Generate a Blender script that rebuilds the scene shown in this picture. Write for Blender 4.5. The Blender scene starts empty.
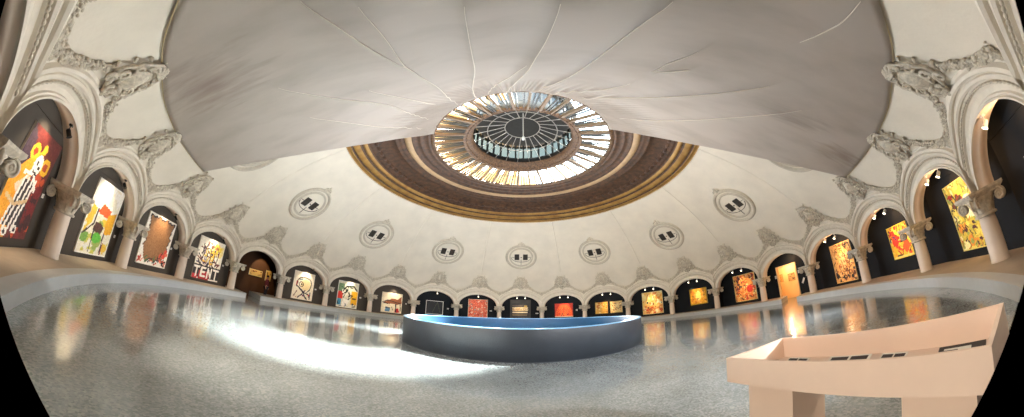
import bpy, math, random
import numpy as np
PI = math.pi
random.seed(7)
C = bpy.context.scene
COL = C.collection

# ------------------------------------------------------------------ layout
R0 = 18.0                     # radius of the ring of columns
PH = -0.02667                 # turn of the arcade about the room's centre
STEP = PI / 12                # 24 bays
CAM = (0.2934, -16.4482, 1.75)
LEDGE = 0.30                  # height of the walkway step
LEDGE_R = 16.9
ZS, AA, BB = 2.02, 2.10, 1.28   # arch spring height, half span, rise

def col_ang(n): return PH + (n - 10.5) * STEP
def bay_ang(n): return PH + (n - 11.0) * STEP
def polar(r, a, z=0.0): return (r * math.sin(a), r * math.cos(a), z)

# ------------------------------------------------------------------ objects
def props(o, label=None, cat=None, group=None, kind=None):
    if label: o['label'] = label
    if cat: o['category'] = cat
    if group: o['group'] = group
    if kind: o['kind'] = kind
    return o

def empty(name, loc, rz=0, label=None, cat=None, group=None):
    o = bpy.data.objects.new(name, None)
    o.empty_display_size = 0.2
    COL.objects.link(o)
    o.location = loc
    o.rotation_euler = (0, 0, rz)
    return props(o, label, cat, group)

def copy_tree(o, parent=None):
    c = o.copy()
    COL.objects.link(c)
    c.parent = parent
    for ch in list(o.children):
        copy_tree(ch, c)
    return c

class MB:
    def __init__(s):
        s.v = []; s.f = []; s.m = []; s.smooth = []
    def add(s, vs, fs, m=0, sm=False):
        b = len(s.v)
        s.v += [tuple(map(float, p)) for p in vs]
        for f in fs:
            s.f.append(tuple(i + b for i in f)); s.m.append(m); s.smooth.append(sm)
        return s
    def box(s, a, b, m=0):
        x0, y0, z0 = a; x1, y1, z1 = b
        vs = [(x0,y0,z0),(x1,y0,z0),(x1,y1,z0),(x0,y1,z0),(x0,y0,z1),(x1,y0,z1),(x1,y1,z1),(x0,y1,z1)]
        return s.add(vs, [(3,2,1,0),(4,5,6,7),(0,1,5,4),(1,2,6,5),(2,3,7,6),(3,0,4,7)], m)
    def grid(s, rows, m=0, sm=True, close=False):
        """rows: list of equal-length point lists"""
        h = len(rows); w = len(rows[0]); vs = [p for r in rows for p in r]; fs = []
        for i in range(h - 1):
            for j in range(w if close else w - 1):
                k = (j + 1) % w
                fs.append((i*w+j, i*w+k, (i+1)*w+k, (i+1)*w+j))
        return s.add(vs, fs, m, sm)
    def lathe(s, prof, n=32, m=0, a0=0.0, a1=None, sm=True, c=(0,0), caps=False):
        full = a1 is None
        if full: a1 = a0 + 2*PI
        cnt = n if full else n + 1
        rows = []
        for r, z in prof:
            rows.append([(c[0]+r*math.sin(a0+(a1-a0)*k/n), c[1]+r*math.cos(a0+(a1-a0)*k/n), z) for k in range(cnt)])
        s.grid(rows, m, sm, close=full)
        if caps and full:
            for idx, rev in ((0, False), (-1, True)):
                b = rows[idx]
                s.add(b, [tuple(range(len(b)))[::-1] if rev else tuple(range(len(b)))], m)
        return s
    def tube(s, pts, rad, n=6, m=0, cap=True):
        P = [np.array(p, float) for p in pts]
        if not hasattr(rad, '__len__'): rad = [rad]*len(P)
        rows = []; up = None
        for i, p in enumerate(P):
            t = P[min(i+1, len(P)-1)] - P[max(i-1, 0)]
            t = t/(np.linalg.norm(t)+1e-9)
            if up is None:
                up = np.array((0,0,1.)) if abs(t[2]) < .9 else np.array((1.,0,0))
            a = np.cross(t, up); a /= (np.linalg.norm(a)+1e-9)
            b = np.cross(a, t); up = b
            rows.append([tuple(p + rad[i]*(a*math.cos(2*PI*k/n)+b*math.sin(2*PI*k/n))) for k in range(n)])
        s.grid(rows, m, True, close=True)
        if cap:
            s.add(rows[0], [tuple(range(n))], m); s.add(rows[-1], [tuple(range(n))[::-1]], m)
        return s
    def blob(s, c, r, m=0, n=6, h=4):
        """r = (rx, ry, rz) ellipsoid"""
        rows = []
        for i in range(h+1):
            t = PI*i/h
            rows.append([(c[0]+r[0]*math.sin(t)*math.cos(2*PI*k/n), c[1]+r[1]*math.sin(t)*math.sin(2*PI*k/n), c[2]-r[2]*math.cos(t)) for k in range(n)])
        return s.grid(rows, m, True, close=True)
    def mesh(s, name, mats):
        me = bpy.data.meshes.new(name)
        me.from_pydata(s.v, [], s.f)
        for mt in (mats if isinstance(mats, (list, tuple)) else [mats]): me.materials.append(mt)
        me.polygons.foreach_set('material_index', s.m)
        me.polygons.foreach_set('use_smooth', s.smooth)
        me.validate(); me.update()
        return me
    def build(s, name, mats, parent=None, loc=None):
        o = bpy.data.objects.new(name, s.mesh(name, mats))
        COL.objects.link(o)
        if parent: o.parent = parent
        if loc: o.location = loc
        return o

def struct(name, mb, mats, parent=None):
    o = mb.build(name, mats, parent)
    if parent is None: o['kind'] = 'structure'
    return o

# ------------------------------------------------------------------ materials
def srgb(r, g, b):
    f = lambda c: c/12.92 if c <= .04045 else ((c+.055)/1.055)**2.4
    return (f(r/255), f(g/255), f(b/255), 1)

def mat(name, col, rough=.6, metal=0, noise=0, nscale=3, bump=0, bscale=30, col2=None, emit=None, estr=0, spec=.5, coord='Object'):
    m = bpy.data.materials.new(name); m.use_nodes = True
    nt = m.node_tree; b = nt.nodes['Principled BSDF']
    b.inputs['Base Color'].default_value = col
    b.inputs['Roughness'].default_value = rough
    b.inputs['Metallic'].default_value = metal
    b.inputs['Specular IOR Level'].default_value = spec
    tc = nt.nodes.new('ShaderNodeTexCoord')
    if noise or col2:
        n = nt.nodes.new('ShaderNodeTexNoise'); n.inputs['Scale'].default_value = nscale
        n.inputs['Detail'].default_value = 6; n.inputs['Roughness'].default_value = .6
        nt.links.new(tc.outputs[coord], n.inputs['Vector'])
        cr = nt.nodes.new('ShaderNodeValToRGB')
        cr.color_ramp.elements[0].position = .35; cr.color_ramp.elements[1].position = .65
        c2 = col2 if col2 else tuple(c*(1-noise) for c in col[:3])+(1,)
        cr.color_ramp.elements[0].color = c2; cr.color_ramp.elements[1].color = col
        nt.links.new(n.outputs['Fac'], cr.inputs['Fac'])
        nt.links.new(cr.outputs['Color'], b.inputs['Base Color'])
    if bump:
        n2 = nt.nodes.new('ShaderNodeTexNoise'); n2.inputs['Scale'].default_value = bscale
        n2.inputs['Detail'].default_value = 4
        nt.links.new(tc.outputs[coord], n2.inputs['Vector'])
        bp = nt.nodes.new('ShaderNodeBump'); bp.inputs['Strength'].default_value = bump
        bp.inputs['Distance'].default_value = .02
        nt.links.new(n2.outputs['Fac'], bp.inputs['Height'])
        nt.links.new(bp.outputs['Normal'], b.inputs['Normal'])
    if emit:
        b.inputs['Emission Color'].default_value = emit
        b.inputs['Emission Strength'].default_value = estr
    return m

M = {}
M['dome'] = mat('dome_plaster', srgb(226,218,203), .85, noise=.09, nscale=.7, bump=.35, bscale=9, spec=.2)
M['plaster'] = mat('moulded_plaster', srgb(230,222,208), .7, noise=.10, nscale=2.5, bump=.3, bscale=14, spec=.3)
M['frame'] = mat('shaded_frame_plaster', srgb(198,189,172), .7, noise=.15, nscale=5, bump=.3, bscale=20, spec=.3)  # darker than the other plaster: shaded relief of the medallion frames as colour
M['ornament'] = mat('ornament_plaster', srgb(218,208,190), .7, noise=.35, nscale=9, bump=.5, bscale=40, spec=.3)
M['column'] = mat('column_plaster', srgb(232,216,200), .55, noise=.06, nscale=3, spec=.4)
M['dark_wall'] = mat('dark_grey_partition', srgb(78,72,66), .75, noise=.1, nscale=1.5, spec=.2)
M['black_wall'] = mat('black_partition', srgb(26,30,36), .7, noise=.2, nscale=1.2, spec=.2)
M['ledge'] = mat('walkway_stone', srgb(196,180,160), .6, noise=.18, nscale=1.2, bump=.3, bscale=8, spec=.3)
M['ledge_edge'] = mat('step_edge', srgb(206,208,208), .5, noise=.06, nscale=3)
M['gold'] = mat('gilded_moulding', srgb(172,134,70), .5, .3, nscale=1.2, col2=srgb(138,100,46), bump=.2, bscale=12)
M['darkgold'] = mat('dark_gilded_cove', srgb(92,62,40), .6, .2, nscale=3, col2=srgb(52,36,26), bump=.8, bscale=9)
M['creamgold'] = mat('cream_moulding', srgb(176,146,108), .55, .1, noise=.2, nscale=3)
M['wood'] = mat('lantern_ring_wood', srgb(120,90,62), .6, nscale=9, col2=srgb(66,46,34), bump=.6, bscale=25)
M['bar'] = mat('glazing_bar', srgb(110,88,62), .5, .2, noise=.3, nscale=6)
M['steel'] = mat('dark_steel', srgb(52,54,54), .5, .4)
M['pale_steel'] = mat('pale_painted_rod', srgb(186,182,174), .4, .3)
M['basin_out'] = mat('slate_basin_wall', srgb(40,46,54), .5, noise=.25, nscale=1.5, bump=.15, bscale=20)
M['basin_in'] = mat('blue_basin_lining', srgb(8,66,102), .5, noise=.15, nscale=1)
M['basin_rim'] = mat('blue_basin_rim', srgb(120,168,208), .3, noise=.05, nscale=2)
M['vitrine'] = mat('painted_vitrine_board', srgb(238,214,196), .45, noise=.05, nscale=2)
M['paper'] = mat('paper', srgb(232,226,214), .7)
M['ink'] = mat('dark_print', srgb(48,40,36), .6)
M['white'] = mat('white_card', srgb(236,234,228), .5)
M['lampwhite'] = mat('white_lamp_housing', srgb(228,228,226), .35)
M['lampblack'] = mat('black_lamp_housing', srgb(32,32,34), .4)
M['bulb'] = mat('lit_lamp_face', srgb(255,244,220), .4, emit=(1,.85,.62,1), estr=2.5)
M['roof'] = mat('outer_roof', srgb(150,140,125), .8)
M['lantern_roof'] = mat('lantern_roof', srgb(62,60,58), .7, noise=.2, nscale=4)
M['tan'] = mat('tan_rafter', srgb(196,164,112), .6, noise=.2, nscale=5)
M['corridor'] = mat('brown_corridor_wall', srgb(96,64,40), .7, noise=.2, nscale=1.3)
M['warmroom'] = mat('cream_room_wall', srgb(240,206,150), .7, noise=.05, nscale=2)
M['shutter'] = mat('dark_vent_window', srgb(44,38,34), .6)
M['canvas_edge'] = mat('canvas_edge', srgb(226,216,196), .6)
M['jacket'] = mat('dark_red_jacket', srgb(96,20,26), .8, noise=.2, nscale=20)
M['skin'] = mat('skin', srgb(176,124,98), .6)
M['trouser'] = mat('dark_trousers', srgb(24,24,30), .8)
M['hair'] = mat('dark_hair', srgb(28,20,16), .7)

def glass_mat(name, tint, rough=.03, mixv=.12):
    m = bpy.data.materials.new(name); m.use_nodes = True; nt = m.node_tree
    for n in list(nt.nodes): nt.nodes.remove(n)
    o = nt.nodes.new('ShaderNodeOutputMaterial'); mx = nt.nodes.new('ShaderNodeMixShader')
    t = nt.nodes.new('ShaderNodeBsdfTransparent'); g = nt.nodes.new('ShaderNodeBsdfGlossy')
    t.inputs[0].default_value = tint; g.inputs['Roughness'].default_value = rough
    mx.inputs[0].default_value = mixv
    nt.links.new(t.outputs[0], mx.inputs[1]); nt.links.new(g.outputs[0], mx.inputs[2]); nt.links.new(mx.outputs[0], o.inputs[0])
    return m
M['glass'] = glass_mat('skylight_glass', (.80,.86,.86,1))
M['greenglass'] = glass_mat('green_drum_glass', (.030,.036,.032,1), .2, .06)

def floor_mat():
    m = bpy.data.materials.new('polished_terrazzo'); m.use_nodes = True; nt = m.node_tree; b = nt.nodes['Principled BSDF']
    tc = nt.nodes.new('ShaderNodeTexCoord')
    def noise(sc, det=4):
        n = nt.nodes.new('ShaderNodeTexNoise'); n.inputs['Scale'].default_value = sc; n.inputs['Detail'].default_value = det
        nt.links.new(tc.outputs['Object'], n.inputs['Vector']); return n
    v = nt.nodes.new('ShaderNodeTexVoronoi'); v.inputs['Scale'].default_value = 34; nt.links.new(tc.outputs['Object'], v.inputs['Vector'])
    cr = nt.nodes.new('ShaderNodeValToRGB')
    e = cr.color_ramp.elements
    e[0].position = 0; e[0].color = srgb(118,126,128); e[1].position = 1; e[1].color = srgb(186,191,190)
    k = e.new(.5); k.color = srgb(152,160,161)
    nt.links.new(v.outputs['Color'], cr.inputs['Fac'])
    n1 = noise(.8, 5); mr = nt.nodes.new('ShaderNodeMapRange')
    mr.inputs['From Min'].default_value = .3; mr.inputs['From Max'].default_value = .7
    mr.inputs['To Min'].default_value = .78; mr.inputs['To Max'].default_value = 1.08
    nt.links.new(n1.outputs['Fac'], mr.inputs['Value'])
    mx = nt.nodes.new('ShaderNodeVectorMath'); mx.operation = 'SCALE'
    nt.links.new(cr.outputs['Color'], mx.inputs[0]); nt.links.new(mr.outputs[0], mx.inputs['Scale'])
    nt.links.new(mx.outputs[0], b.inputs['Base Color'])
    n2 = noise(1.4, 3); m2 = nt.nodes.new('ShaderNodeMapRange')
    m2.inputs['To Min'].default_value = .10; m2.inputs['To Max'].default_value = .26
    nt.links.new(n2.outputs['Fac'], m2.inputs['Value']); nt.links.new(m2.outputs[0], b.inputs['Roughness'])
    b.inputs['Specular IOR Level'].default_value = .75
    n3 = noise(2.2, 3); bp = nt.nodes.new('ShaderNodeBump'); bp.inputs['Strength'].default_value = .25; bp.inputs['Distance'].default_value = .02
    nt.links.new(n3.outputs['Fac'], bp.inputs['Height']); nt.links.new(bp.outputs['Normal'], b.inputs['Normal'])
    b.inputs['Coat Weight'].default_value = .5; b.inputs['Coat Roughness'].default_value = .06
    return m
M['floor'] = floor_mat()

def cloth_mat():
    m = bpy.data.materials.new('grey_tent_cloth'); m.use_nodes = True; nt = m.node_tree; b = nt.nodes['Principled BSDF']
    o = [n for n in nt.nodes if n.type == 'OUTPUT_MATERIAL'][0]
    tc = nt.nodes.new('ShaderNodeTexCoord')
    mp = nt.nodes.new('ShaderNodeMapping'); nt.links.new(tc.outputs['Object'], mp.inputs['Vector'])
    mp.inputs['Scale'].default_value = (.25, .8, .5)
    n = nt.nodes.new('ShaderNodeTexNoise'); n.inputs['Scale'].default_value = 1.2; n.inputs['Detail'].default_value = 7
    nt.links.new(mp.outputs[0], n.inputs['Vector'])
    cr = nt.nodes.new('ShaderNodeValToRGB'); e = cr.color_ramp.elements
    e[0].position = .30; e[0].color = srgb(158,147,136); e[1].position = .55; e[1].color = srgb(178,167,157)
    nt.links.new(n.outputs['Fac'], cr.inputs['Fac'])
    # water stains near the left hem and the right tip
    def stain(center, size, col, prev):
        vs = nt.nodes.new('ShaderNodeVectorMath'); vs.operation = 'SUBTRACT'; vs.inputs[1].default_value = center
        nt.links.new(tc.outputs['Object'], vs.inputs[0])
        dv = nt.nodes.new('ShaderNodeVectorMath'); dv.operation = 'DIVIDE'; dv.inputs[1].default_value = size
        nt.links.new(vs.outputs[0], dv.inputs[0])
        ln = nt.nodes.new('ShaderNodeVectorMath'); ln.operation = 'LENGTH'; nt.links.new(dv.outputs[0], ln.inputs[0])
        n5 = nt.nodes.new('ShaderNodeTexNoise'); n5.inputs['Scale'].default_value = 1.0; n5.inputs['Detail'].default_value = 6
        mp5 = nt.nodes.new('ShaderNodeMapping'); mp5.inputs['Scale'].default_value = (.6, 5, 1); nt.links.new(tc.outputs['Object'], mp5.inputs['Vector'])
        nt.links.new(mp5.outputs[0], n5.inputs['Vector'])
        ad = nt.nodes.new('ShaderNodeMath'); ad.operation = 'MULTIPLY_ADD'; ad.inputs[1].default_value = 2.4
        nt.links.new(n5.outputs['Fac'], ad.inputs[0]); nt.links.new(ln.outputs['Value'], ad.inputs[2])
        mr = nt.nodes.new('ShaderNodeMapRange'); mr.inputs['From Min'].default_value = 1.1; mr.inputs['From Max'].default_value = 2.2
        mr.inputs['To Min'].default_value = .75; mr.inputs['To Max'].default_value = 0
        nt.links.new(ad.outputs[0], mr.inputs['Value'])
        mx = nt.nodes.new('ShaderNodeMix'); mx.data_type = 'RGBA'
        nt.links.new(mr.outputs[0], mx.inputs['Factor']); nt.links.new(prev, mx.inputs['A']); mx.inputs['B'].default_value = col
        return mx.outputs['Result']
    c = stain((-7.9,-13.2,5.8), (2.2,1.3,2.0), srgb(112,90,78), cr.outputs['Color'])
    c = stain((13.4,-9.6,5.8), (2.2,.6,2.0), srgb(104,80,62), c)
    c = stain((9.5,-10.5,7.0), (1.8,.8,2.0), srgb(122,110,102), c)
    nt.links.new(c, b.inputs['Base Color'])
    b.inputs['Roughness'].default_value = .6
    b.inputs['Specular IOR Level'].default_value = .4
    b.inputs['Sheen Weight'].default_value = .2
    w = nt.nodes.new('ShaderNodeTexNoise'); w.inputs['Scale'].default_value = 60; nt.links.new(tc.outputs['Object'], w.inputs['Vector'])
    bp = nt.nodes.new('ShaderNodeBump'); bp.inputs['Strength'].default_value = .15; bp.inputs['Distance'].default_value = .01
    nt.links.new(w.outputs['Fac'], bp.inputs['Height']); nt.links.new(bp.outputs['Normal'], b.inputs['Normal'])
    t = nt.nodes.new('ShaderNodeBsdfTranslucent'); t.inputs[0].default_value = srgb(200,190,178)
    mx = nt.nodes.new('ShaderNodeMixShader'); mx.inputs[0].default_value = .18
    nt.links.new(b.outputs[0], mx.inputs[1]); nt.links.new(t.outputs[0], mx.inputs[2]); nt.links.new(mx.outputs[0], o.inputs[0])
    return m
M['cloth'] = cloth_mat()

# ------------------------------------------------------------------ dome profile
PROF = [(18.0,2.0),(18.0,2.7),(17.96,3.2),(17.82,3.7),(17.55,4.2),(17.2,4.65),(16.6,5.3),(15.9,6.0),(14.62,7.23),(12.9,8.62),(10.95,9.95)]
_z = np.array([p[1] for p in PROF]); _r = np.array([p[0] for p in PROF])
_d = np.gradient(_r, _z)
def dome_r(z):
    z = min(max(z, _z[0]), _z[-1])
    i = min(int(np.searchsorted(_z, z, side='right'))-1, len(_z)-2)
    h = _z[i+1]-_z[i]; t = (z-_z[i])/h
    return float((2*t**3-3*t**2+1)*_r[i]+(t**3-2*t**2+t)*h*_d[i]+(-2*t**3+3*t**2)*_r[i+1]+(t**3-t**2)*h*_d[i+1])
def dome_pt(x, z, off=0.0, base=(R0, 0.0)):
    """point on the dome's inner face in a bay's own frame; x is arc length at the columns"""
    r = dome_r(z); dr = (dome_r(z+.02)-dome_r(z-.02)); dz = .04
    if z >= _z[-1]-.02 or z <= _z[0]+.02:
        dr = 0 if z <= _z[0]+.02 else -.058
    L = math.hypot(dr, dz)
    r2 = r - off*dz/L; z2 = z + off*dr/L
    ph = x/R0
    return (r2*math.sin(ph), r2*math.cos(ph)-base[0], z2-base[1])

# ------------------------------------------------------------------ floor, walkway
mb = MB(); mb.lathe([(0.001,0),(3,0),(8,0),(13,0),(27,0)], 96, sm=False)
floor_o = struct('floor', mb, M['floor'])

def ledge_span(a0, a1, mb, skew0=None, skew1=None):
    """raised walkway between azimuths; skew = (azimuth at the inner edge, azimuth at the outer edge)"""
    i0, o0 = skew0 or (a0, a0); i1, o1 = skew1 or (a1, a1)
    n = max(4, int((a1-a0)/STEP*6))
    ro = 19.6
    def P(r, t, z):
        f = min(1, max(0, (r-LEDGE_R)/(18.7-LEDGE_R)))
        s = i0+(o0-i0)*f; e = i1+(o1-i1)*f
        return polar(r, s+(e-s)*t, z)
    rs_top = [(LEDGE_R+.02, LEDGE), (LEDGE_R+.30, LEDGE+.002), (LEDGE_R+.33, LEDGE-.004), (LEDGE_R+.36, LEDGE+.002), (ro, LEDGE)]
    for k in range(len(rs_top)-1):
        mb.grid([[P(rs_top[k+j][0], t/n, rs_top[k+j][1]) for t in range(n+1)] for j in (0,1)], 0 if k > 0 else 1, False)
    mb.grid([[P(r, t/n, z) for t in range(n+1)] for r, z in ((LEDGE_R-.03,0),(LEDGE_R-.03,LEDGE-.05),(LEDGE_R-.045,LEDGE-.045),(LEDGE_R-.045,LEDGE-.01),(LEDGE_R+.02,LEDGE))], 1, False)
    for t in (0, 1):
        a = [P(LEDGE_R-.03, t, 0), P(LEDGE_R-.03, t, LEDGE-.01), P(LEDGE_R+.02, t, LEDGE), P(ro, t, LEDGE), P(ro, t, 0)]
        mb.add(a, [tuple(range(5)) if t else tuple(range(5))[::-1]], 1)
def axz(n, x, r): return bay_ang(n) + math.atan2(x, r)
mb = MB()
g5a = (axz(5,-1.85,16.9), axz(5,-.62,18.35)); g5b = (axz(5,-.47,16.9), axz(5,.80,18.35))
g17a = (axz(17,.30,16.9), axz(17,-1.49,18.8)); g17b = (axz(17,1.75,16.9), axz(17,.42,18.8))
ledge_span(g17b[0]-2*PI, g5a[0], mb, (g17b[0]-2*PI, g17b[1]-2*PI), g5a)
ledge_span(g5b[0], g17a[0], mb, g5b, g17a)
struct('trim_1', mb, [M['ledge'], M['ledge_edge']])

# ------------------------------------------------------------------ partitions behind the arches
def bay_R(n): return 18.35 if 0 <= n <= 8 else (18.8 if 16 <= n <= 22 else 18.6)
def bay_xf(n, x, y, z):
    a = bay_ang(n)
    return (x*math.cos(a)+y*math.sin(a), -x*math.sin(a)+y*math.cos(a), z)
def panel(mb, n, x0, x1, z0, z1, R, d=.08):
    vs = [bay_xf(n, x, y, z) for y in (R, R+d) for z in (z0, z1) for x in (x0, x1)]
    mb.add(vs, [(0,1,3,2),(5,4,6,7),(0,4,5,1),(2,3,7,6),(0,2,6,4),(1,5,7,3)])
wl, wr = MB(), MB()
for n in range(24):
    R = bay_R(n); hw = (R+.0)*math.tan(STEP/2)+.02
    tgt = wl if n <= 8 else wr
    if n == 5: continue
    if n == 17:
        panel(tgt, n, -hw, -1.49, 0, 4.3, R); panel(tgt, n, .42, hw, 0, 4.3, R); panel(tgt, n, -1.49, .42, 2.48, 4.3, R)
        continue
    panel(tgt, n, -hw, hw, LEDGE if n<=8 else LEDGE, 2.97, R)
    panel(tgt, n, -hw, hw, 2.985, 4.3, R+.005 if n<=8 else R)
    panel(tgt, n, -hw, hw, 2.9, 3.1, R+.04)
struct('wall_left', wl, M['dark_wall']); struct('wall_right', wr, M['black_wall'])
# little returns where the wall line steps, plus the outer shell that closes the ring
mb = MB()
mb.lathe([(26,-.05),(26,4.6)], 96, sm=False)
mb.lathe([(17.60,4.32),(20,4.34),(26.2,4.4)], 96, sm=False)
struct('wall_outer', mb, M['black_wall'])
mb = MB()
for n in (9, 16, 23, 0):
    a = col_ang(n-1) if n else col_ang(-1)
    mb.box((-.04,18.3,0),(.04,19.3,4.3))
    for i in range(len(mb.v)-8, len(mb.v)):
        x, y, z = mb.v[i]; mb.v[i] = (x*math.cos(a)+y*math.sin(a), -x*math.sin(a)+y*math.cos(a), z)
struct('wall_return', mb, M['black_wall'])

# corridor seen through the open arch
mb = MB()
def quadwall(mb, n, pts, z0, z1, m=0):
    for (a, b) in zip(pts[:-1], pts[1:]):
        mb.add([bay_xf(n, a[0], a[1], z0), bay_xf(n, b[0], b[1], z0), bay_xf(n, b[0], b[1], z1), bay_xf(n, a[0], a[1], z1)], [(0,1,2,3)], m)
quadwall(mb, 5, [(-2.42,18.35),(-1.2,20.2),(-.6,22.0),(7.6,22.0),(6.2,20.0),(2.42,18.4)], 0, 4.0)
mb.add([bay_xf(5,x,y,3.9) for x,y in ((-2.6,18.3),(-2.6,22.2),(8,22.2),(8,18.3))], [(0,1,2,3)])
struct('wall_corridor', mb, M['corridor'])
# lit room behind the door of the right side
mb = MB()
quadwall(mb, 17, [(.42,18.88),(.6,20.5),(-5.0,20.5),(-5.0,19.0),(-1.49,18.88)], 0, 2.9)
mb.add([bay_xf(17,x,y,2.9) for x,y in ((.7,18.86),(.7,20.6),(-5.1,20.6),(-5.1,18.86))], [(0,1,2,3)])
struct('wall_room', mb, M['warmroom'])
# door frame
d = MB()
for (x0,x1,z0,z1) in ((-1.55,-1.45,0,2.52),(.38,.48,0,2.52),(-1.55,.48,2.44,2.54)):
    vs = [bay_xf(17,x,y,z) for y in (18.76,18.93) for z in (z0,z1) for x in (x0,x1)]
    d.add(vs, [(0,1,3,2),(5,4,6,7),(0,4,5,1),(2,3,7,6),(0,2,6,4),(1,5,7,3)])
struct('door_1', d, M['warmroom'])

# ------------------------------------------------------------------ dome
mb = MB()
NX, NZ = 20, 44
AO, BO = AA+.70, BB+.70
zt = _z[-1]
for n in range(24):
    a = bay_ang(n); ca, sa = math.cos(a), math.sin(a)
    rows = []
    for j in range(NZ+1):
        row = []
        for i in range(NX+1):
            x = -R0*STEP/2 + R0*STEP*i/NX
            zb = ZS + BO*math.sqrt(max(0, 1-(x/AO)**2))
            zb = max(zb, ZS+.03)
            z = zb + (zt-zb)*(j/NZ)
            X, Y, Z = dome_pt(x, z); Y += R0
            row.append((X*ca+Y*sa, -X*sa+Y*ca, Z))
        rows.append(row)
    mb.grid(rows[::-1])
# upper ring of plaster that runs up behind the gilded cornice
dome_o = struct('ceiling', mb, M['dome'])
# raised seams between the dome's segments
mb = MB()
for n in range(0, 24, 2):
    a = bay_ang(n); rows = []
    for j in range(26):
        z = 5.6 + (9.93-5.6)*j/25
        row = []
        for x, off in ((-.10,-.01),(-.05,.035),(0,.045),(.05,.035),(.10,-.01)):
            X, Y, Z = dome_pt(x, z, off); Y += R0
            row.append((X*math.cos(a)+Y*math.sin(a), -X*math.sin(a)+Y*math.cos(a), Z))
        rows.append(row)
    mb.grid(rows[::-1])
struct('ceiling_seams', mb, M['dome'], dome_o)

# ------------------------------------------------------------------ gilded cornice
def zr(z): return z + 1.75
corn = struct('trim_2', MB().lathe([(10.96,9.90),(11.0,9.97),(10.93,10.03),(10.80,10.06),(10.74,10.03),(10.70,10.08)], 128), M['gold'])
struct('brown_fillet', MB().lathe([(10.70,10.08),(10.66,10.15),(10.58,10.16)], 128), M['darkgold'], corn)
struct('gilded_ovolo', MB().lathe([(10.58,10.16),(10.54,10.12),(10.42,10.13),(10.26,10.20),(10.16,10.29)], 128), M['gold'], corn)
struct('brown_hollow', MB().lathe([(10.16,10.29),(10.13,10.36),(10.02,10.40)], 128), M['darkgold'], corn)
struct('gilded_bead', MB().lathe([(10.02,10.40),(9.98,10.35),(9.88,10.36),(9.80,10.42),(9.74,10.50)], 128), M['gold'], corn)
struct('dark_cove', MB().lathe([(9.74,10.50),(9.68,10.62),(9.60,10.60),(9.5,10.66),(9.2,10.88),(8.85,11.02),(8.5,11.10),(8.2,11.12),(8.12,11.08)], 128), M['darkgold'], corn)
struct('inner_gilding', MB().lathe([(8.12,11.08),(8.06,11.06),(7.98,11.10),(7.9,11.16),(7.78,11.14),(7.66,11.18),(7.60,11.24),(7.5,11.22)], 128), M['darkgold'], corn)
struct('cream_roll', MB().lathe([(7.5,11.22),(7.42,11.14),(7.28,11.10),(7.12,11.14),(7.04,11.22)], 128), M['creamgold'], corn)
struct('inner_dark_mouldings', MB().lathe([(7.04,11.22),(6.9,11.2),(6.84,11.3),(6.6,11.32),(6.52,11.26),(6.42,11.3),(6.36,11.36),(6.1,11.38),(6.04,11.33),(5.92,11.34),(5.84,11.42),(5.70,11.45)], 128), M['darkgold'], corn)
mb = MB()
mb.tube([polar(9.30, 2*PI*k/768, 10.83) for k in range(769)], [.05+.09*abs(math.sin(PI*k/8)) for k in range(769)], 6, cap=False)
struct('cove_bosses', mb, M['darkgold'], corn)

# ------------------------------------------------------------------ skylight and lantern
sky = empty('skylight', (0,0,11.45), 0, 'round glazed skylight ring with its dark wheel-spoked lantern at the top of the dome', 'skylight')
def sk(z): return z-11.45
def sub(name, mb, m, parent=sky): return mb.build(name, m, parent)
G0, G1, GZ0, GZ1 = 5.72, 3.74, 11.47, 11.88
sub('glass_pane', MB().lathe([(G0,sk(GZ0)),(G1,sk(GZ1))], 96, sm=True), M['glass'])
sub('outer_frame', MB().lathe([(5.60,sk(11.42)),(5.60,sk(11.56)),(5.85,sk(11.56)),(5.85,sk(11.40)),(5.60,sk(11.42))], 96), M['wood'])
NB = 34
bar = MB(); ang = 0
L = math.hypot(G0-G1, GZ1-GZ0)
for k in range(NB):
    a = 2*PI*(k+.5)/NB
    b = MB()
    # one bar: a T section
    hw = .085 if k % 2 else .06
    vs = []
    for (r, z) in ((G0, sk(GZ0)), (G1, sk(GZ1))):
        for dx, dz in ((-hw,-.10),(hw,-.10),(hw,.06),(-hw,.06)):
            vs.append((r*math.sin(a)+dx*math.cos(a), r*math.cos(a)-dx*math.sin(a), z+dz))
    b.add(vs, [(0,1,5,4),(1,2,6,5),(2,3,7,6),(3,0,4,7),(3,2,1,0),(4,5,6,7)])
    sub('glazing_bar', b, M['bar'])
    for q, wq in ((.30,.022),(.52,.035),(.72,.022)):      # slim intermediate bars
        a2 = a+2*PI/NB*q; b = MB(); vs = []
        for (r, z) in ((G0, sk(GZ0)), (G1, sk(GZ1))):
            for dx, dz in ((-wq,-.05),(wq,-.05),(wq,.03),(-wq,.03)):
                vs.append((r*math.sin(a2)+dx*math.cos(a2), r*math.cos(a2)-dx*math.sin(a2), z+dz))
        b.add(vs, [(0,1,5,4),(1,2,6,5),(2,3,7,6),(3,0,4,7),(3,2,1,0),(4,5,6,7)])
        if (k+int(q*10)) % 3 or k > 20: sub('slim_bar', b, M['steel'])
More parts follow.
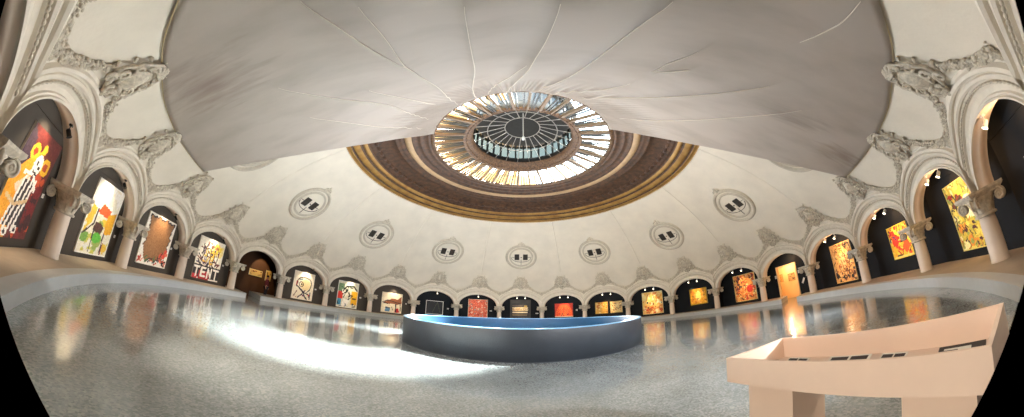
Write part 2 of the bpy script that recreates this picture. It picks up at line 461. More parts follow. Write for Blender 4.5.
# wooden ring of the lantern opening
sub('lantern_ring', MB().lathe([(3.86,sk(11.90)),(3.84,sk(11.82)),(3.74,sk(11.80)),(3.66,sk(11.88)),(3.56,sk(11.92)),(3.46,sk(12.0)),(3.36,sk(12.04)),(3.28,sk(12.14)),(3.22,sk(12.32))], 96), M['wood'])
mb = MB()
mb.tube([(3.60*math.sin(2*PI*k/576), 3.60*math.cos(2*PI*k/576), sk(11.90)) for k in range(577)], [.025+.045*abs(math.sin(PI*k/8)) for k in range(577)], 6, cap=False)
sub('ring_studs', mb, M['wood'])
drum = sub('lantern_drum', MB().lathe([(3.22,sk(12.32)),(3.42,sk(12.34)),(3.42,sk(12.76))], 72), M['steel'])
sub('drum_glass', MB().lathe([(3.40,sk(12.74)),(3.40,sk(13.75))], 72), M['greenglass'], drum)
for k in range(36):
    a = 2*PI*k/36; b = MB()
    b.box((-.06,3.34,sk(12.70)),(.06,3.46,sk(13.8)))
    b.v = [(x*math.cos(a)+y*math.sin(a), -x*math.sin(a)+y*math.cos(a), z) for x,y,z in b.v]
    sub('drum_mullion', b, M['steel'], drum)
roof = sub('lantern_roof', MB().lathe([(3.7,sk(13.75)),(3.3,sk(13.8)),(2.2,sk(14.2)),(1.2,sk(14.5)),(.02,sk(14.7))], 72), M['lantern_roof'])
wheel = sub('spoke_wheel', MB().lathe([(1.17,sk(13.13)),(1.20,sk(13.16)),(1.17,sk(13.19)),(1.14,sk(13.16)),(1.17,sk(13.13))], 64), M['pale_steel'])
mb = MB(); mb.lathe([(2.31,sk(12.73)),(2.34,sk(12.76)),(2.31,sk(12.79)),(2.28,sk(12.76)),(2.31,sk(12.73))], 64)
sub('wheel_ring', mb, M['pale_steel'], wheel)
for k in range(24):
    a = 2*PI*(k+.5)/24; b = MB()
    b.tube([polar(1.17,a,sk(13.16)), polar(2.31,a,sk(12.76)), polar(3.38,a,sk(12.42))], .022, 5)
    sub('wheel_spoke', b, M['pale_steel'], wheel)
rod = sub('hanging_rod', MB().tube([(.05,.1,sk(14.5)),(.05,.1,sk(12.55))], .035, 8), M['white'], sky)
sub('rod_lamp', MB().lathe([(.001,sk(12.28)),(.10,sk(12.31)),(.13,sk(12.42)),(.07,sk(12.55)),(.035,sk(12.58))], 16, c=(.05,.1)), M['lampwhite'], rod)
# outer rafters and low parapet of the outside roof seen through the panes
mb = MB()
mb.lathe([(11.0,10.62),(9.0,11.5),(6.4,11.75),(6.0,11.55),(5.86,11.55)], 96)
mb.lathe([(18.3,4.33),(18.6,6.0),(11.0,10.64)], 48)
struct('roof_outer', mb, M['roof'])
mb = MB()
for k in range(22):
    a = PI*(1.08) + PI*.92*k/22
    rows = []
    b0 = len(mb.v)
    mb.box((-.16,3.9,12.45),(.16,6.2,12.62), 0)
    mb.v[b0:] = [(x*math.cos(a)+y*math.sin(a), -x*math.sin(a)+y*math.cos(a), z) for x,y,z in mb.v[b0:]]
mb.lathe([(6.3,11.6),(6.3,12.7)], 48, a0=PI*1.0, a1=PI*2.05, sm=False)
struct('roof_rafters', mb, M['tan'])

# ------------------------------------------------------------------ tent cloth
ZR = lambda t: t
AZI = (math.radians(115), math.radians(248)); AZO = (math.radians(119.8), math.radians(236.3))
RI = (5.66, 11.42)
CREASES = [[(0.717, 0.017), (0.64, 0.35), (0.627, 0.55), (0.613, 0.633), (0.603, 0.717), (0.6, 0.792)], [(0.627, 0.55), (0.63, 0.667), (0.627, 0.767), (0.627, 0.85)], [(0.643, 0.025), (0.563, 0.408), (0.547, 0.608), (0.54, 0.725)], [(0.543, 0.0), (0.49, 0.408), (0.48, 0.6), (0.48, 0.725)], [(0.453, 0.017), (0.423, 0.342), (0.423, 0.608), (0.423, 0.717), (0.417, 0.783)], [(0.393, 0.0), (0.333, 0.275), (0.327, 0.408)], [(0.3, 0.083), (0.26, 0.483), (0.253, 0.725)], [(0.343, 0.525), (0.35, 0.583), (0.35, 0.675)], [(0.343, 0.525), (0.333, 0.558), (0.32, 0.6)], [(0.743, 0.133), (0.723, 0.375), (0.72, 0.5)], [(0.85, 0.083), (0.763, 0.342), (0.76, 0.583), (0.753, 0.733)], [(0.927, 0.067), (0.86, 0.4), (0.83, 0.592)], [(0.313, 0.85), (0.323, 0.933), (0.337, 0.975)], [(0.597, 0.058), (0.517, 0.317), (0.493, 0.442)], [(0.113, 0.1), (0.143, 0.45), (0.187, 0.775)]]
CREASE_H = [.20,.16,.26,.26,.24,.14,.14,.14,.10,.10,.16,.10,.08,.12,.07]
def _smooth(path):
    ts = np.linspace(path[0][1], path[-1][1], 41); us = np.interp(ts, [q[1] for q in path], [q[0] for q in path])
    for _ in range(14): us[1:-1] = (us[:-2]+2*us[1:-1]+us[2:])/4
    return list(zip([float(x) for x in us], [float(x) for x in ts]))
CREASES = [_smooth(q) for q in CREASES]
def cloth_pt(u, t):
    ai = AZI[0]*(1-u)+AZI[1]*u; ao = AZO[0]*(1-u)+AZO[1]*u
    zo = 5.06+.18*u
    ro = dome_r(zo)-.05-.04*abs(math.sin(u*PI*11))
    px_ = RI[0]*math.sin(ai)*(1-t)+ro*math.sin(ao)*t; py_ = RI[0]*math.cos(ai)*(1-t)+ro*math.cos(ao)*t
    z = RI[1]+(zo-RI[1])*t - .40*math.sin(PI*t)*math.sin(PI*u)**.6
    off = 0
    for path, h in zip(CREASES, CREASE_H):
        t0, t1 = path[0][1], path[-1][1]
        if t < t0-.03 or t > t1+.06: continue
        uc = float(np.interp(t, [q[1] for q in path], [q[0] for q in path]))
        ed = max(0, min(1, (t-t0+.03)/.06))*max(0, min(1, (t1+.06-t)/.08))
        d = (u-uc)/(.0035*(1.2+2.0*t))
        off -= h*.75*ed*(math.exp(-abs(d)) if d > 0 else math.exp(-abs(d)/4))
    fine = math.sin(u*PI*150+3*math.sin(u*40))*.10*max(0, 1-t*3.4)*(1-math.exp(-t*30))
    soft = (.05*math.sin(u*33+t*5)+.03*math.sin(u*71-t*4))*math.sin(PI*t)*min(1, 12*u*(1-u))
    return (px_, py_, z+off+fine+soft)
def cloth():
    mb = MB(); NA, NR = 720, 60
    mb.grid([[cloth_pt(i/NA, j/NR) for i in range(NA+1)] for j in range(NR+1)])
    return mb
t = cloth().build('tent_cloth', M['cloth'])
sm = t.modifiers.new('thick', 'SOLIDIFY'); sm.thickness = .012; sm.offset = 1
props(t, 'huge grey stretched cloth hung from the skylight ring to the dome edge', 'cloth')
mb = MB()
hem = []
for i in range(121):
    u = i/120; az = AZO[0]*(1-u)+AZO[1]*u; zo = 5.06+.18*u; r = dome_r(zo)-.05-.04*abs(math.sin(u*PI*11))
    hem.append((r*math.sin(az), r*math.cos(az), zo))
mb.tube(hem, .014, 6)
pale = mat('pale_crease_highlight', srgb(232,224,210), .6)  # pale tubes paint the light caught on the cloth's crease edges
for path in CREASES:
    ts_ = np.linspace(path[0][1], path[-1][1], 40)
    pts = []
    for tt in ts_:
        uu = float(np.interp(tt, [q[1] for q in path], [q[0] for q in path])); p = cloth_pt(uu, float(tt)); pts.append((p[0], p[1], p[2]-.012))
    MB().tube(pts, [.004+.012*math.sin(PI*(.1+.85*k/39)) for k in range(40)], 5).build('crease_highlight', pale, t)
mb.build('hem_rope', mat('hem', srgb(178,160,120), .7), t)

# ------------------------------------------------------------------ columns
def capital_mb():
    cap = MB()
    z = lambda h: h-LEDGE
    # necking and bell
    cap.lathe([(.235,z(1.40)),(.30,z(1.41)),(.31,z(1.45)),(.27,z(1.48)),(.25,z(1.52)),(.27,z(1.66)),(.36,z(1.80)),(.40,z(1.84)),(.40,z(1.88))], 24)
    # acanthus leaves
    for k in range(8):
        a = 2*PI*k/8; ca, sa = math.cos(a), math.sin(a)
        for (r0, h0, r1, h1, w) in ((.27,1.48,.36,1.68,.09),(.30,1.62,.44,1.80,.08)):
            aa = a + (PI/8 if r0 > .28 else 0); ca, sa = math.cos(aa), math.sin(aa)
            rows = []
            for s in range(6):
                f = s/5; r = r0+(r1-r0)*f**2+.03*math.sin(PI*f); h = h0+(h1-h0)*math.sin(f*PI*.55)/math.sin(PI*.55); ww = w*(1-.75*f**2)
                rows.append([(r*ca-ww*q*sa-(abs(q)*.02)*ca, r*sa+ww*q*ca-(abs(q)*.02)*sa, z(h)) for q in (-1,-.4,0,.4,1)])
            cap.grid(rows)
    return cap
def volute_mb():
    v = MB()
    # a diagonal scroll: flat spiral band with thickness
    for s in (-1, 1):
        pts = []
        for k in range(26):
            t = k/25; a = PI*.5 - t*3.2*PI; r = .15*(1-.82*t)
            pts.append((r*math.cos(a)*1.0, s*.07, r*math.sin(a)))
        v.tube(pts, [.034*(1-.5*k/25) for k in range(26)], 6)
    v.tube([(0,-.075,0),(0,.075,0)], .12, 12)
    v.blob((0,0,0), (.06,.11,.06), n=8, h=4)
    return v
def abacus_mb():
    a = MB(); z = lambda h: h-LEDGE
    def ring(hw, dent, h):
        pts = []
        for q in range(4):
            base = q*PI/2
            for k in range(8):
                t = -1+2*k/8; x = hw*t; y = hw-dent*(1-t*t)
                pts.append((x*math.cos(base)+y*math.sin(base), -x*math.sin(base)+y*math.cos(base), z(h)))
        return pts
    rows = [ring(.44,.06,1.88), ring(.46,.05,1.92), ring(.50,.05,1.96), ring(.52,.05,1.99), ring(.52,.05,2.05)]
    a.grid(rows, 0, False, close=True)
    a.add(rows[0], [tuple(range(32))]); a.add(rows[-1], [tuple(range(32))[::-1]])
    return a
col0 = empty('column', (0,0,0))
shaft = MB().lathe([(.255,0),(.255,.04),(.24,.06),(.24,.5),(.232,.9),(.215,1.12)], 32).build('shaft', M['column'], col0)
cap0 = capital_mb().build('capital', M['ornament'], col0)
abacus_mb().build('abacus', M['ornament'], cap0)
for q in range(4):
    v = volute_mb(); a = PI/4+q*PI/2
    v.v = [((x+.53)*math.cos(a)-y*math.sin(a), (x+.53)*math.sin(a)+y*math.cos(a), zz+1.76-LEDGE) for x,y,zz in v.v]
    v.build('volute', M['ornament'], cap0)

DESC = {0:'bare grey wall at the far left edge', 1:'tall canvas of the striped figure with yellow discs', 2:'orange, yellow and green abstract', 3:'ragged brown canvas', 4:'canvas with big white letters',
 5:'dark open doorway', 6:'cream canvas with looping black lines', 7:'red, blue and yellow canvas', 8:'canvas with the brown beast shape', 9:'thin-framed black picture', 10:'red speckled mosaic canvas',
 11:'striped board on a grey panel', 12:'glowing orange-red canvas', 13:'pair of small golden canvases', 14:'large square golden canvas', 15:'small square yellow canvas', 16:'red and gold crowded canvas',
 17:'lit golden doorway', 18:'tall pale gold canvas', 19:'fiery yellow and red canvas', 20:'tall yellow-green canvas', 21:'bare black wall at the far right edge', 22:'black wall just right behind the viewer', 23:'wall just left behind the viewer'}
VIS_COL = list(range(0, 22)); VIS_BAY = list(range(0, 23))
first = True
for n in VIS_COL:
    o = col0 if first else copy_tree(col0); first = False
    a = col_ang(n); o.location = polar(R0, a, LEDGE); o.rotation_euler = (0,0,-a)
    props(o, 'pale column with scrolled capital between the %s and the %s' % (DESC[n], DESC[n+1]), 'column', 'columns of the arcade')

# ------------------------------------------------------------------ arches
def arch_pt(t, s, off):
    """t 0..PI along the ellipse, s outward, off toward the room"""
    x = AA*math.cos(t); z = ZS+BB*math.sin(t)
    nx = BB*math.cos(t); nz = AA*math.sin(t); L = math.hypot(nx, nz); nx /= L; nz /= L
    x += nx*s; z += nz*s
    lim = R0*STEP/2
    x = max(-lim, min(lim, x))
    z = max(z, ZS)
    p = dome_pt(x, z, off)
    return (p[0], p[1], p[2]-LEDGE)
def arch_parts(par):
    N = 48
    ts = [PI*k/N for k in range(N+1)]
    prof = [(0,.0),(.0,.06),(.05,.07),(.055,.02),(.10,.02),(.115,-.03),(.22,-.06),(.31,-.02),(.325,.05),(.37,.07),(.385,.03),(.42,.03),(.435,.10),(.49,.13),(.54,.10),(.55,.05),(.60,.05),(.615,.13),(.67,.17),(.73,.14),(.75,.04),(.80,.03),(.82,-.04)]
    mb = MB()
    for k in range(len(prof)-1):
        mb.grid([[arch_pt(t, prof[k+j][0], prof[k+j][1]) for t in ts] for j in (1,0)], 0, True)
    mb.build('archivolt', M['plaster'], par)
    mb = MB()
    rows = []
    for y in (0, .12, .13, .30, .31, .42):
        d = .02 if y in (.13, .30) else 0
        row = []
        for t in ts:
            p = arch_pt(t, -d, 0); row.append((p[0], p[1]+y, p[2]))
        rows.append(row)
    mb.grid(rows, 0, True)
    # back face ring, against the partition
    rows = [[(lambda p: (p[0], p[1]+.42, p[2]))(arch_pt(t, s, 0)) for t in ts] for s in (0, .45)]
    mb.grid(rows[::-1], 0, True)
    mb.build('soffit', M['column'], par)
    # beading
    mb = MB()
    tb = math.acos(2.33/(AA+.36)); nb = 320
    mb.tube([arch_pt(tb+(PI-2*tb)*k/nb, .36, .075) for k in range(nb+1)], [.010+.022*abs(math.sin(PI*k/8)) for k in range(nb+1)], 5)
    mb.build('bead_course', M['ornament'], par)
arch0 = empty('arch', (0,0,0)); arch_parts(arch0)
first = True
for n in range(24):
    o = arch0 if first else copy_tree(arch0); first = False
    a = bay_ang(n); o.location = polar(R0, a, LEDGE); o.rotation_euler = (0,0,-a)
    if n > 21:
        o.name = 'trim_%d' % (n-19); o['kind'] = 'structure'; continue
    props(o, 'moulded plaster arch framing the %s' % DESC[n], 'arch', 'arches of the arcade')

# ------------------------------------------------------------------ crests and garlands
def spiral(cx, cz, r, turns, a0, sgn, n=22):
    return [(cx+sgn*r*(1-.8*k/(n-1))*math.cos(a0+turns*2*PI*k/(n-1)), cz+r*(1-.8*k/(n-1))*math.sin(a0+turns*2*PI*k/(n-1))) for k in range(n)]
# drawing coordinates (x, up the dome) -> surface
_arc = [0]; _az = [3.3]
while _az[-1] < 7.5:
    z = _az[-1]; dz = .02; dr = dome_r(z+dz)-dome_r(z); _arc.append(_arc[-1]+math.hypot(dr, dz)); _az.append(z+dz)
def up2z(s): return float(np.interp(s, _arc, _az))
def sp(x, s, off):
    p = dome_pt(x, up2z(s), off); return (p[0], p[1], p[2]-LEDGE)
def crest_parts(par):
    base = .80        # distance up from z 3.3 where the cartouche starts
    c = MB(); rows = []
    for k in range(9):
        f = k/8; row = []
        for q in range(20):
            a = 2*PI*q/20
            rx = .26*(1-f)+.0; rz = .40*(1-f)
            row.append(sp(rx*math.cos(a), base+.82+rz*math.sin(a)+(.06*math.sin(a)**2), .14+.16*math.sin(f*PI/2)))
        rows.append(row)
    c.grid(rows, 0, True, close=True)
    c.tube([sp(.29*math.cos(2*PI*k/28), base+.82+.44*math.sin(2*PI*k/28), .12) for k in range(29)], .055, 6)
    c.tube([sp(.29*math.cos(2*PI*k/28), base+.82+.44*math.sin(2*PI*k/28), .02) for k in range(29)], .05, 6)
    c.build('cartouche', M['ornament'], par)
    for sgn in (-1, 1):
        s1 = MB()
        for (cx, cz, r, tn, a0, th) in ((.46,base+.62,.20,1.5,-PI*.5,.055),(.50,base+1.05,.16,-1.4,PI*.2,.05),(.30,base+1.38,.15,1.3,-PI*.3,.05),(.62,base+.32,.16,-1.4,PI*.6,.05)):
            s1.tube([sp(sgn*p[0]*.92, p[1], .15) for p in spiral(cx, cz, r, tn, a0, 1)], [th*(.95-.5*k/21) for k in range(22)], 6)
        # flowing stem linking the scrolls
        s1.tube([sp(sgn*x, base+y, .12) for x,y in ((.14,.12),(.30,.22),(.44,.40),(.66,.50),(.72,.72),(.60,.92),(.66,1.12),(.50,1.30),(.36,1.58),(.16,1.62))], [.05,.055,.06,.055,.05,.05,.05,.045,.04,.03], 6)
        for (x, y, r) in ((.78,.30,.09),(.84,.55,.08),(.78,.95,.07),(.66,1.30,.07),(.40,1.70,.07),(.22,.30,.07)):
            p = sp(sgn*x, base+y, .06); s1.blob(p, (r, r*.7, r), n=7, h=4)
        s1.build('scroll', M['ornament'], par)
    sh = MB()
    for k in range(7):      # shell fan on top
        a = PI*(.12+.76*k/6); L = .34
        sh.tube([sp(.05*math.cos(a), base+1.40+.05*math.sin(a), .12), sp(L*.6*math.cos(a), base+1.40+L*.6*math.sin(a), .17), sp(L*math.cos(a), base+1.40+L*math.sin(a), .10)], [.03,.06,.045], 6)
    sh.build('shell', M['ornament'], par)
    dr = MB()               # pendant that laps onto the arch
    for k in range(6):
        f = k/5; p = sp(0, base+.42-f*.42, .20-.02*k); dr.blob(p, (.15-.018*k,.11,.09), n=8, h=4)
    for sgn in (-1,1):
        dr.tube([sp(sgn*x, base+y, .17) for x,y in ((.0,.38),(.14,.34),(.22,.22),(.18,.08),(.08,.06),(.08,.16))], [.04,.05,.05,.045,.04,.03], 6)
    dr.build('pendant', M['ornament'], par)
    rng = random.Random(11)
    for sgn in (-1, 1):
        g = MB()
        lim = R0*STEP/2
        for k in range(34):     # swag from the crest to the middle of the column
            f = k/33; x = .78+(lim-.78)*f; s = base+.42-.92*math.sin(f*PI/2)**.9
            r = .028+.018*math.sin(PI*f)+.018*rng.random()
            for q in range(4):
                p = sp(min(lim, x+rng.uniform(-.07,.07)), s+rng.uniform(-.13,.13), .03+.06*rng.random())
                g.blob(p, (sgn*r if sgn > 0 else r, r*.8, r*rng.uniform(.6,1)), n=6, h=3)
                if sgn < 0:
                    # mirror the newest blob
                    cnt = 6*4; b0 = len(g.v)-cnt; g.v[b0:] = [(-x_, y_, z_) for x_, y_, z_ in g.v[b0:]]
        g.tube([sp(sgn*(.80+(lim-.80)*f/12), base+.46-.92*math.sin(f/12*PI/2)**.9, .05) for f in range(13)], .03, 6)
        g.build('garland', M['ornament'], par)['kind'] = 'stuff'
        # loose foliage that fills the valley above the column
        lf = MB(); rng2 = random.Random(5)
        cnt = 0
        while cnt < 70:
            x = rng2.uniform(.9, lim); z = rng2.uniform(3.0, 4.5)
            e = ((x/(AA+.84))**2+((z-ZS)/(BB+.84))**2)
            if e < 1.0: continue
            s = float(np.interp(z, _az, _arc)) if z > 3.3 else None
            gl = base+.42-.92*math.sin(max(0,(x-.8)/(lim-.8))*PI/2)**.9
            if s is not None and s > gl: continue
            a = rng2.uniform(0, PI); l = rng2.uniform(.05,.11)
            def q(xx, zz, o): 
                p = dome_pt(max(-lim,min(lim,xx)), max(2.1,zz), o); return (p[0], p[1], p[2]-LEDGE)
            lf.tube([q(sgn*(x-l*math.cos(a)), z-l*math.sin(a), .02), q(sgn*(x+.03), z+.02, .07), q(sgn*(x+l*math.cos(a)), z+l*math.sin(a), .02)], [.008,.026,.008], 5)
            cnt += 1
        lf.build('foliage', M['ornament'], par)['kind'] = 'stuff'
crest0 = empty('plaster_crest', (0,0,0)); crest_parts(crest0)
first = True
for n in range(0, 22):
    o = crest0 if first else copy_tree(crest0); first = False
    a = bay_ang(n); o.location = polar(R0, a, LEDGE); o.rotation_euler = (0,0,-a)
    props(o, 'plaster scroll crest above the %s' % DESC[n], 'crest', 'crests above the arches')

# ------------------------------------------------------------------ round medallion windows
MZ = 7.23
def medallion():
    e = empty('medallion', (0,0,0))
    def q(x, y, off):
        # local tangent plane at the medallion's centre
        zc = MZ; r = dome_r(zc); dr = dome_r(zc+.02)-dome_r(zc-.02); L = math.hypot(dr, .04)
        tr, tz = dr/L, .04/L
        return (x, (r+tr*y-tz*off)-r, tz*y+tr*off)
    Rm = 1.5
    def ringtube(rx, ry, r, off, m, name, par=e, n=48):
        b = MB(); b.tube([q(rx*math.cos(2*PI*k/n), ry*math.sin(2*PI*k/n), off) for k in range(n+1)], r, 8, cap=False); return b.build(name, m, par)
    b = MB()
    rows = [[q(rr*math.cos(2*PI*k/48), rr*math.sin(2*PI*k/48), off) for k in range(48)] for rr, off in ((1.66,-.12),(1.62,.12),(1.52,.22),(1.42,.16),(1.38,.02),(1.26,.0),(1.22,.12),(1.10,.12),(1.06,-.06),(.001,-.07))]
    b.grid(rows[::-1], 0, True, close=True)
    b.build('round_frame', M['frame'], e)
    for s in (-1, 1):
        w = MB(); vs = [q(s*.44+dx, dy, off) for off in (.06,.0) for dx, dy in ((-.24,-.36),(.24,-.36),(.24,.36),(-.24,.36))]
        w.add(vs, [(0,1,2,3),(7,6,5,4),(0,4,5,1),(1,5,6,2),(2,6,7,3),(3,7,4,0)])
        w.build('vent_opening', M['shutter'], e)
    w = MB(); vs = [q(dx, dy, off) for off in (.05,.0) for dx, dy in ((-.14,-.34),(.14,-.34),(.14,.34),(-.14,.34))]
    w.add(vs, [(0,1,2,3),(7,6,5,4),(0,4,5,1),(1,5,6,2),(2,6,7,3),(3,7,4,0)])
    p = w.build('middle_panel', M['plaster'], e)
    MB().blob(q(0,0,.07), (.06,.04,.06), n=8, h=4).build('boss', M['shutter'], p)
    b = MB()
    b.tube([q(x, y, .06) for x, y in ((-1.02,0),(-.7,0))], .02, 5); b.tube([q(x, y, .06) for x, y in ((.7,0),(1.02,0))], .02, 5)
    b.tube([q(-1.0*math.cos(t), -.55*math.sin(t)-.1, .05) for t in [PI*k/20 for k in range(21)]], .022, 5)
    b.tube([q(0,-.36,.05), q(0,-1.05,.05)], .02, 5)
    b.build('inner_tracery', M['shutter'], e)
    b = MB()
    for s in (-1, 1):
        b.tube([q(s*p[0], p[1], .12) for p in spiral(.17, 1.72, .16, 1.3, -PI*.5, 1)], [.05*(1-.4*k/21) for k in range(22)], 6)
    b.blob(q(0,1.66,.14), (.16,.12,.13), n=8, h=4); b.blob(q(0,1.92,.12), (.10,.08,.10), n=8, h=4)
    b.build('top_scroll', M['ornament'], e)
    return e
med0 = medallion(); first = True
for n in (3,5,7,9,11,13,15,17,19):
    o = med0 if first else copy_tree(med0); first = False
    a = bay_ang(n); o.location = polar(dome_r(MZ), a, MZ); o.rotation_euler = (0,0,-a)
    props(o, 'round plaster medallion with two dark vents, high above the %s' % DESC[n], 'medallion', 'medallions around the dome')

# ------------------------------------------------------------------ pictures
def lin(a):
    a = np.clip(a, 0, 1); return np.where(a <= .04045, a/12.92, ((a+.055)/1.055)**2.4)
class Pic:
    def __init__(s, w, h, bg, seed=1):
        s.w, s.h = w, h; s.a = np.zeros((h, w, 3)); s.a[:] = np.array(bg)/255.
        s.V, s.U = np.mgrid[0:h, 0:w]; s.U = (s.U+.5)/w; s.V = (s.V+.5)/h; s.asp = w/h
        s.rng = np.random.RandomState(seed)
    def paint(s, mask, c): s.a[mask] = np.array(c)/255.; return s
    def rect(s, u0, v0, u1, v1, c): return s.paint((s.U>=u0)&(s.U<=u1)&(s.V>=v0)&(s.V<=v1), c)
    def ell(s, u, v, ru, rv, c, hole=0):
        d = ((s.U-u)/ru)**2+((s.V-v)/rv)**2; return s.paint((d<=1)&(d>=hole*hole), c)
    def poly(s, pts, c):
        ins = np.zeros(s.U.shape, bool); n = len(pts)
        for i in range(n):
            (x0,y0),(x1,y1) = pts[i], pts[(i+1)%n]
            cond = ((y0 > s.V) != (y1 > s.V)) & (s.U < (x1-x0)*(s.V-y0)/((y1-y0) if abs(y1-y0)>1e-9 else 1e-9)+x0)
            ins ^= cond
        return s.paint(ins, c)
    def line(s, pts, w, c):
        for (x0,y0),(x1,y1) in zip(pts[:-1], pts[1:]):
            X0,X1 = x0*s.asp, x1*s.asp; U = s.U*s.asp
            dx,dy = X1-X0, y1-y0; t = np.clip(((U-X0)*dx+(s.V-y0)*dy)/(dx*dx+dy*dy+1e-9),0,1)
            s.paint(np.hypot(U-X0-t*dx, s.V-y0-t*dy) < w, c)
        return s
    def blobs(s, n, cols, rmin=.02, rmax=.07, box=(0,0,1,1)):
        for k in range(n):
            u = s.rng.uniform(box[0],box[2]); v = s.rng.uniform(box[1],box[3]); r = s.rng.uniform(rmin,rmax)
            s.ell(u, v, r/s.asp*s.rng.uniform(.5,1.4), r*s.rng.uniform(.5,1.4), cols[s.rng.randint(len(cols))])
        return s
    def strokes(s, n, cols, w=.012, l=.1, box=(0,0,1,1)):
        for k in range(n):
            u = s.rng.uniform(box[0],box[2]); v = s.rng.uniform(box[1],box[3]); a = s.rng.uniform(0,PI)
            s.line([(u,v),(u+l*math.cos(a),v+l*math.sin(a))], w, cols[s.rng.randint(len(cols))])
        return s
    def border(s, c, b=.04): return s.paint((s.U<b/s.asp)|(s.U>1-b/s.asp)|(s.V<b)|(s.V>1-b), c)
    def grain(s, k=.05): s.a += s.rng.normal(0, k, s.a.shape[:2])[:,:,None]; return s

pm = bpy.data.materials.new('painted_canvas'); pm.use_nodes = True
_nt = pm.node_tree; _b = _nt.nodes['Principled BSDF']; _at = _nt.nodes.new('ShaderNodeAttribute'); _at.attribute_name = 'paint'
_nt.links.new(_at.outputs['Color'], _b.inputs['Base Color']); _b.inputs['Roughness'].default_value = .55

def canvas_mesh(pic, W, H, d):
    w, h = pic.w, pic.h
    xs = np.linspace(-W/2, W/2, w+1); zs = np.linspace(0, H, h+1)
    v = [(x, -d, z) for z in zs for x in xs]; f = []
    for j in range(h):
        for i in range(w):
            f.append((j*(w+1)+i, j*(w+1)+i+1, (j+1)*(w+1)+i+1, (j+1)*(w+1)+i))
    me = bpy.data.meshes.new('canvas'); me.from_pydata(v, [], f); me.materials.append(pm)
    at = me.color_attributes.new('paint', 'FLOAT_COLOR', 'CORNER')
    col = lin(pic.a.reshape(-1,3)); buf = np.ones((len(f)*4, 4), np.float32); buf[:, :3] = np.repeat(col, 4, axis=0)
    at.data.foreach_set('color', buf.ravel()); me.update()
    return me
def painting(n, x0, x1, z0, z1, pic, label, R=None, frame=None, name='painting', cat='painting', group=None, d=.05, fw=.04):
    R = R or bay_R(n); a = bay_ang(n); W = x1-x0; H = z1-z0
    loc = bay_xf(n, (x0+x1)/2, R-.002, z0)
    e = empty(name, loc, -a, label, cat, group)
    c = bpy.data.objects.new('canvas', canvas_mesh(pic, W, H, d+.004)); COL.objects.link(c); c.parent = e
    mb = MB()
    mb.box((-W/2, -d, 0), (W/2, 0, H))
    if frame:
        for (a0,b0,a1,b1) in ((-W/2-fw,-fw,W/2+fw,0),(-W/2-fw,H,W/2+fw,H+fw),(-W/2-fw,0,-W/2,H),(W/2,0,W/2+fw,H)):
            mb.box((a0,-d-.03,b0),(a1,0,b1))
    mb.build('frame' if frame else 'stretcher', frame or M['canvas_edge'], e)
    return e

RED=(196,44,34); YEL=(242,186,40); BLK=(26,22,22); WHT=(246,240,228); CRM=(238,222,190); BLU=(46,96,150); GRN=(90,150,60); ORG=(226,108,36); BRN=(96,60,34)
# 1 tall figure
p = Pic(44, 66, (104,36,30), 3)
p.poly([(0,.05),(.38,.0),(.45,.5),(.62,.78),(.5,.84),(.0,.62)], (236,160,34))
p.poly([(0,.55),(.28,.72),(.2,.9),(.0,1)], (66,46,60)).rect(0,.0,.08,.25,YEL)
p.blobs(24,[(120,30,30),(60,28,30),(200,80,40)],.03,.07,(.55,0,1,.6))
p.poly([(.18,.46),(.42,.60),(.62,.50),(.40,.34)], (244,206,176))
p.poly([(.25,.10),(.72,.10),(.66,.55),(.40,.55)], (44,30,32))
for x in (.30,.40,.52,.62): p.line([(x-.1,.08),(x,.3),(x+.08,.56)], .016, WHT)
p.line([(.1,.36),(.36,.30),(.66,.36)], .02, (222,190,140)); p.line([(.3,.6),(.55,.62),(.75,.48)], .02, WHT)
p.ell(.32,.80,.12,.075,YEL).ell(.32,.80,.06,.04,(160,60,30)).ell(.78,.72,.14,.09,YEL).ell(.78,.72,.07,.045,(180,70,30)).ell(.56,.86,.07,.05,YEL)
p.ell(.55,.70,.13,.10,WHT).ell(.52,.72,.03,.02,BLK).ell(.60,.68,.03,.02,BLK).line([(.48,.64),(.62,.61)],.01,BLK)
for u,v in ((.14,.06),(.36,.05),(.6,.08)): p.ell(u,v,.07,.04,WHT).ell(u,v,.035,.02,BLK)
p.grain(.03)
painting(1, -.28, 1.55, .51, 2.75, p, 'tall red and orange painting of a striped figure with yellow discs, leftmost of all')
# 2
p = Pic(44, 60, (238,232,210), 4)
p.blobs(30,[(250,246,236),(244,236,214)],.05,.1,(0,.6,1,1)).blobs(30,[(210,206,90),(160,180,90),(236,200,60),(236,236,226)],.03,.08,(0,0,1,.5))
p.poly([(.3,.58),(.72,.54),(.74,.66),(.42,.72)],(232,92,38)).poly([(.70,.30),(.95,.34),(.95,.66),(.68,.60)],(240,176,34)).poly([(.02,.4),(.22,.46),(.26,.62),(.1,.66)],(240,190,60))
p.poly([(.32,.34),(.58,.28),(.66,.40),(.5,.46),(.34,.45)],(84,50,40)).ell(.52,.24,.15,.07,(96,190,60)).ell(.12,.22,.12,.07,(120,170,70))
p.line([(.05,.26),(.3,.42),(.3,.62)],.014,(60,50,50)).line([(.38,.05),(.36,.34)],.012,(70,70,60)).line([(.76,.03),(.72,.32)],.014,(70,60,60))
p.rect(.78,0,.8,.2,(180,90,60)).border((252,248,236),.015).grain(.03)
painting(2, -.45, 1.71, .45, 2.83, p, 'tall pale abstract painting with orange, yellow and green patches, on the grey wall')
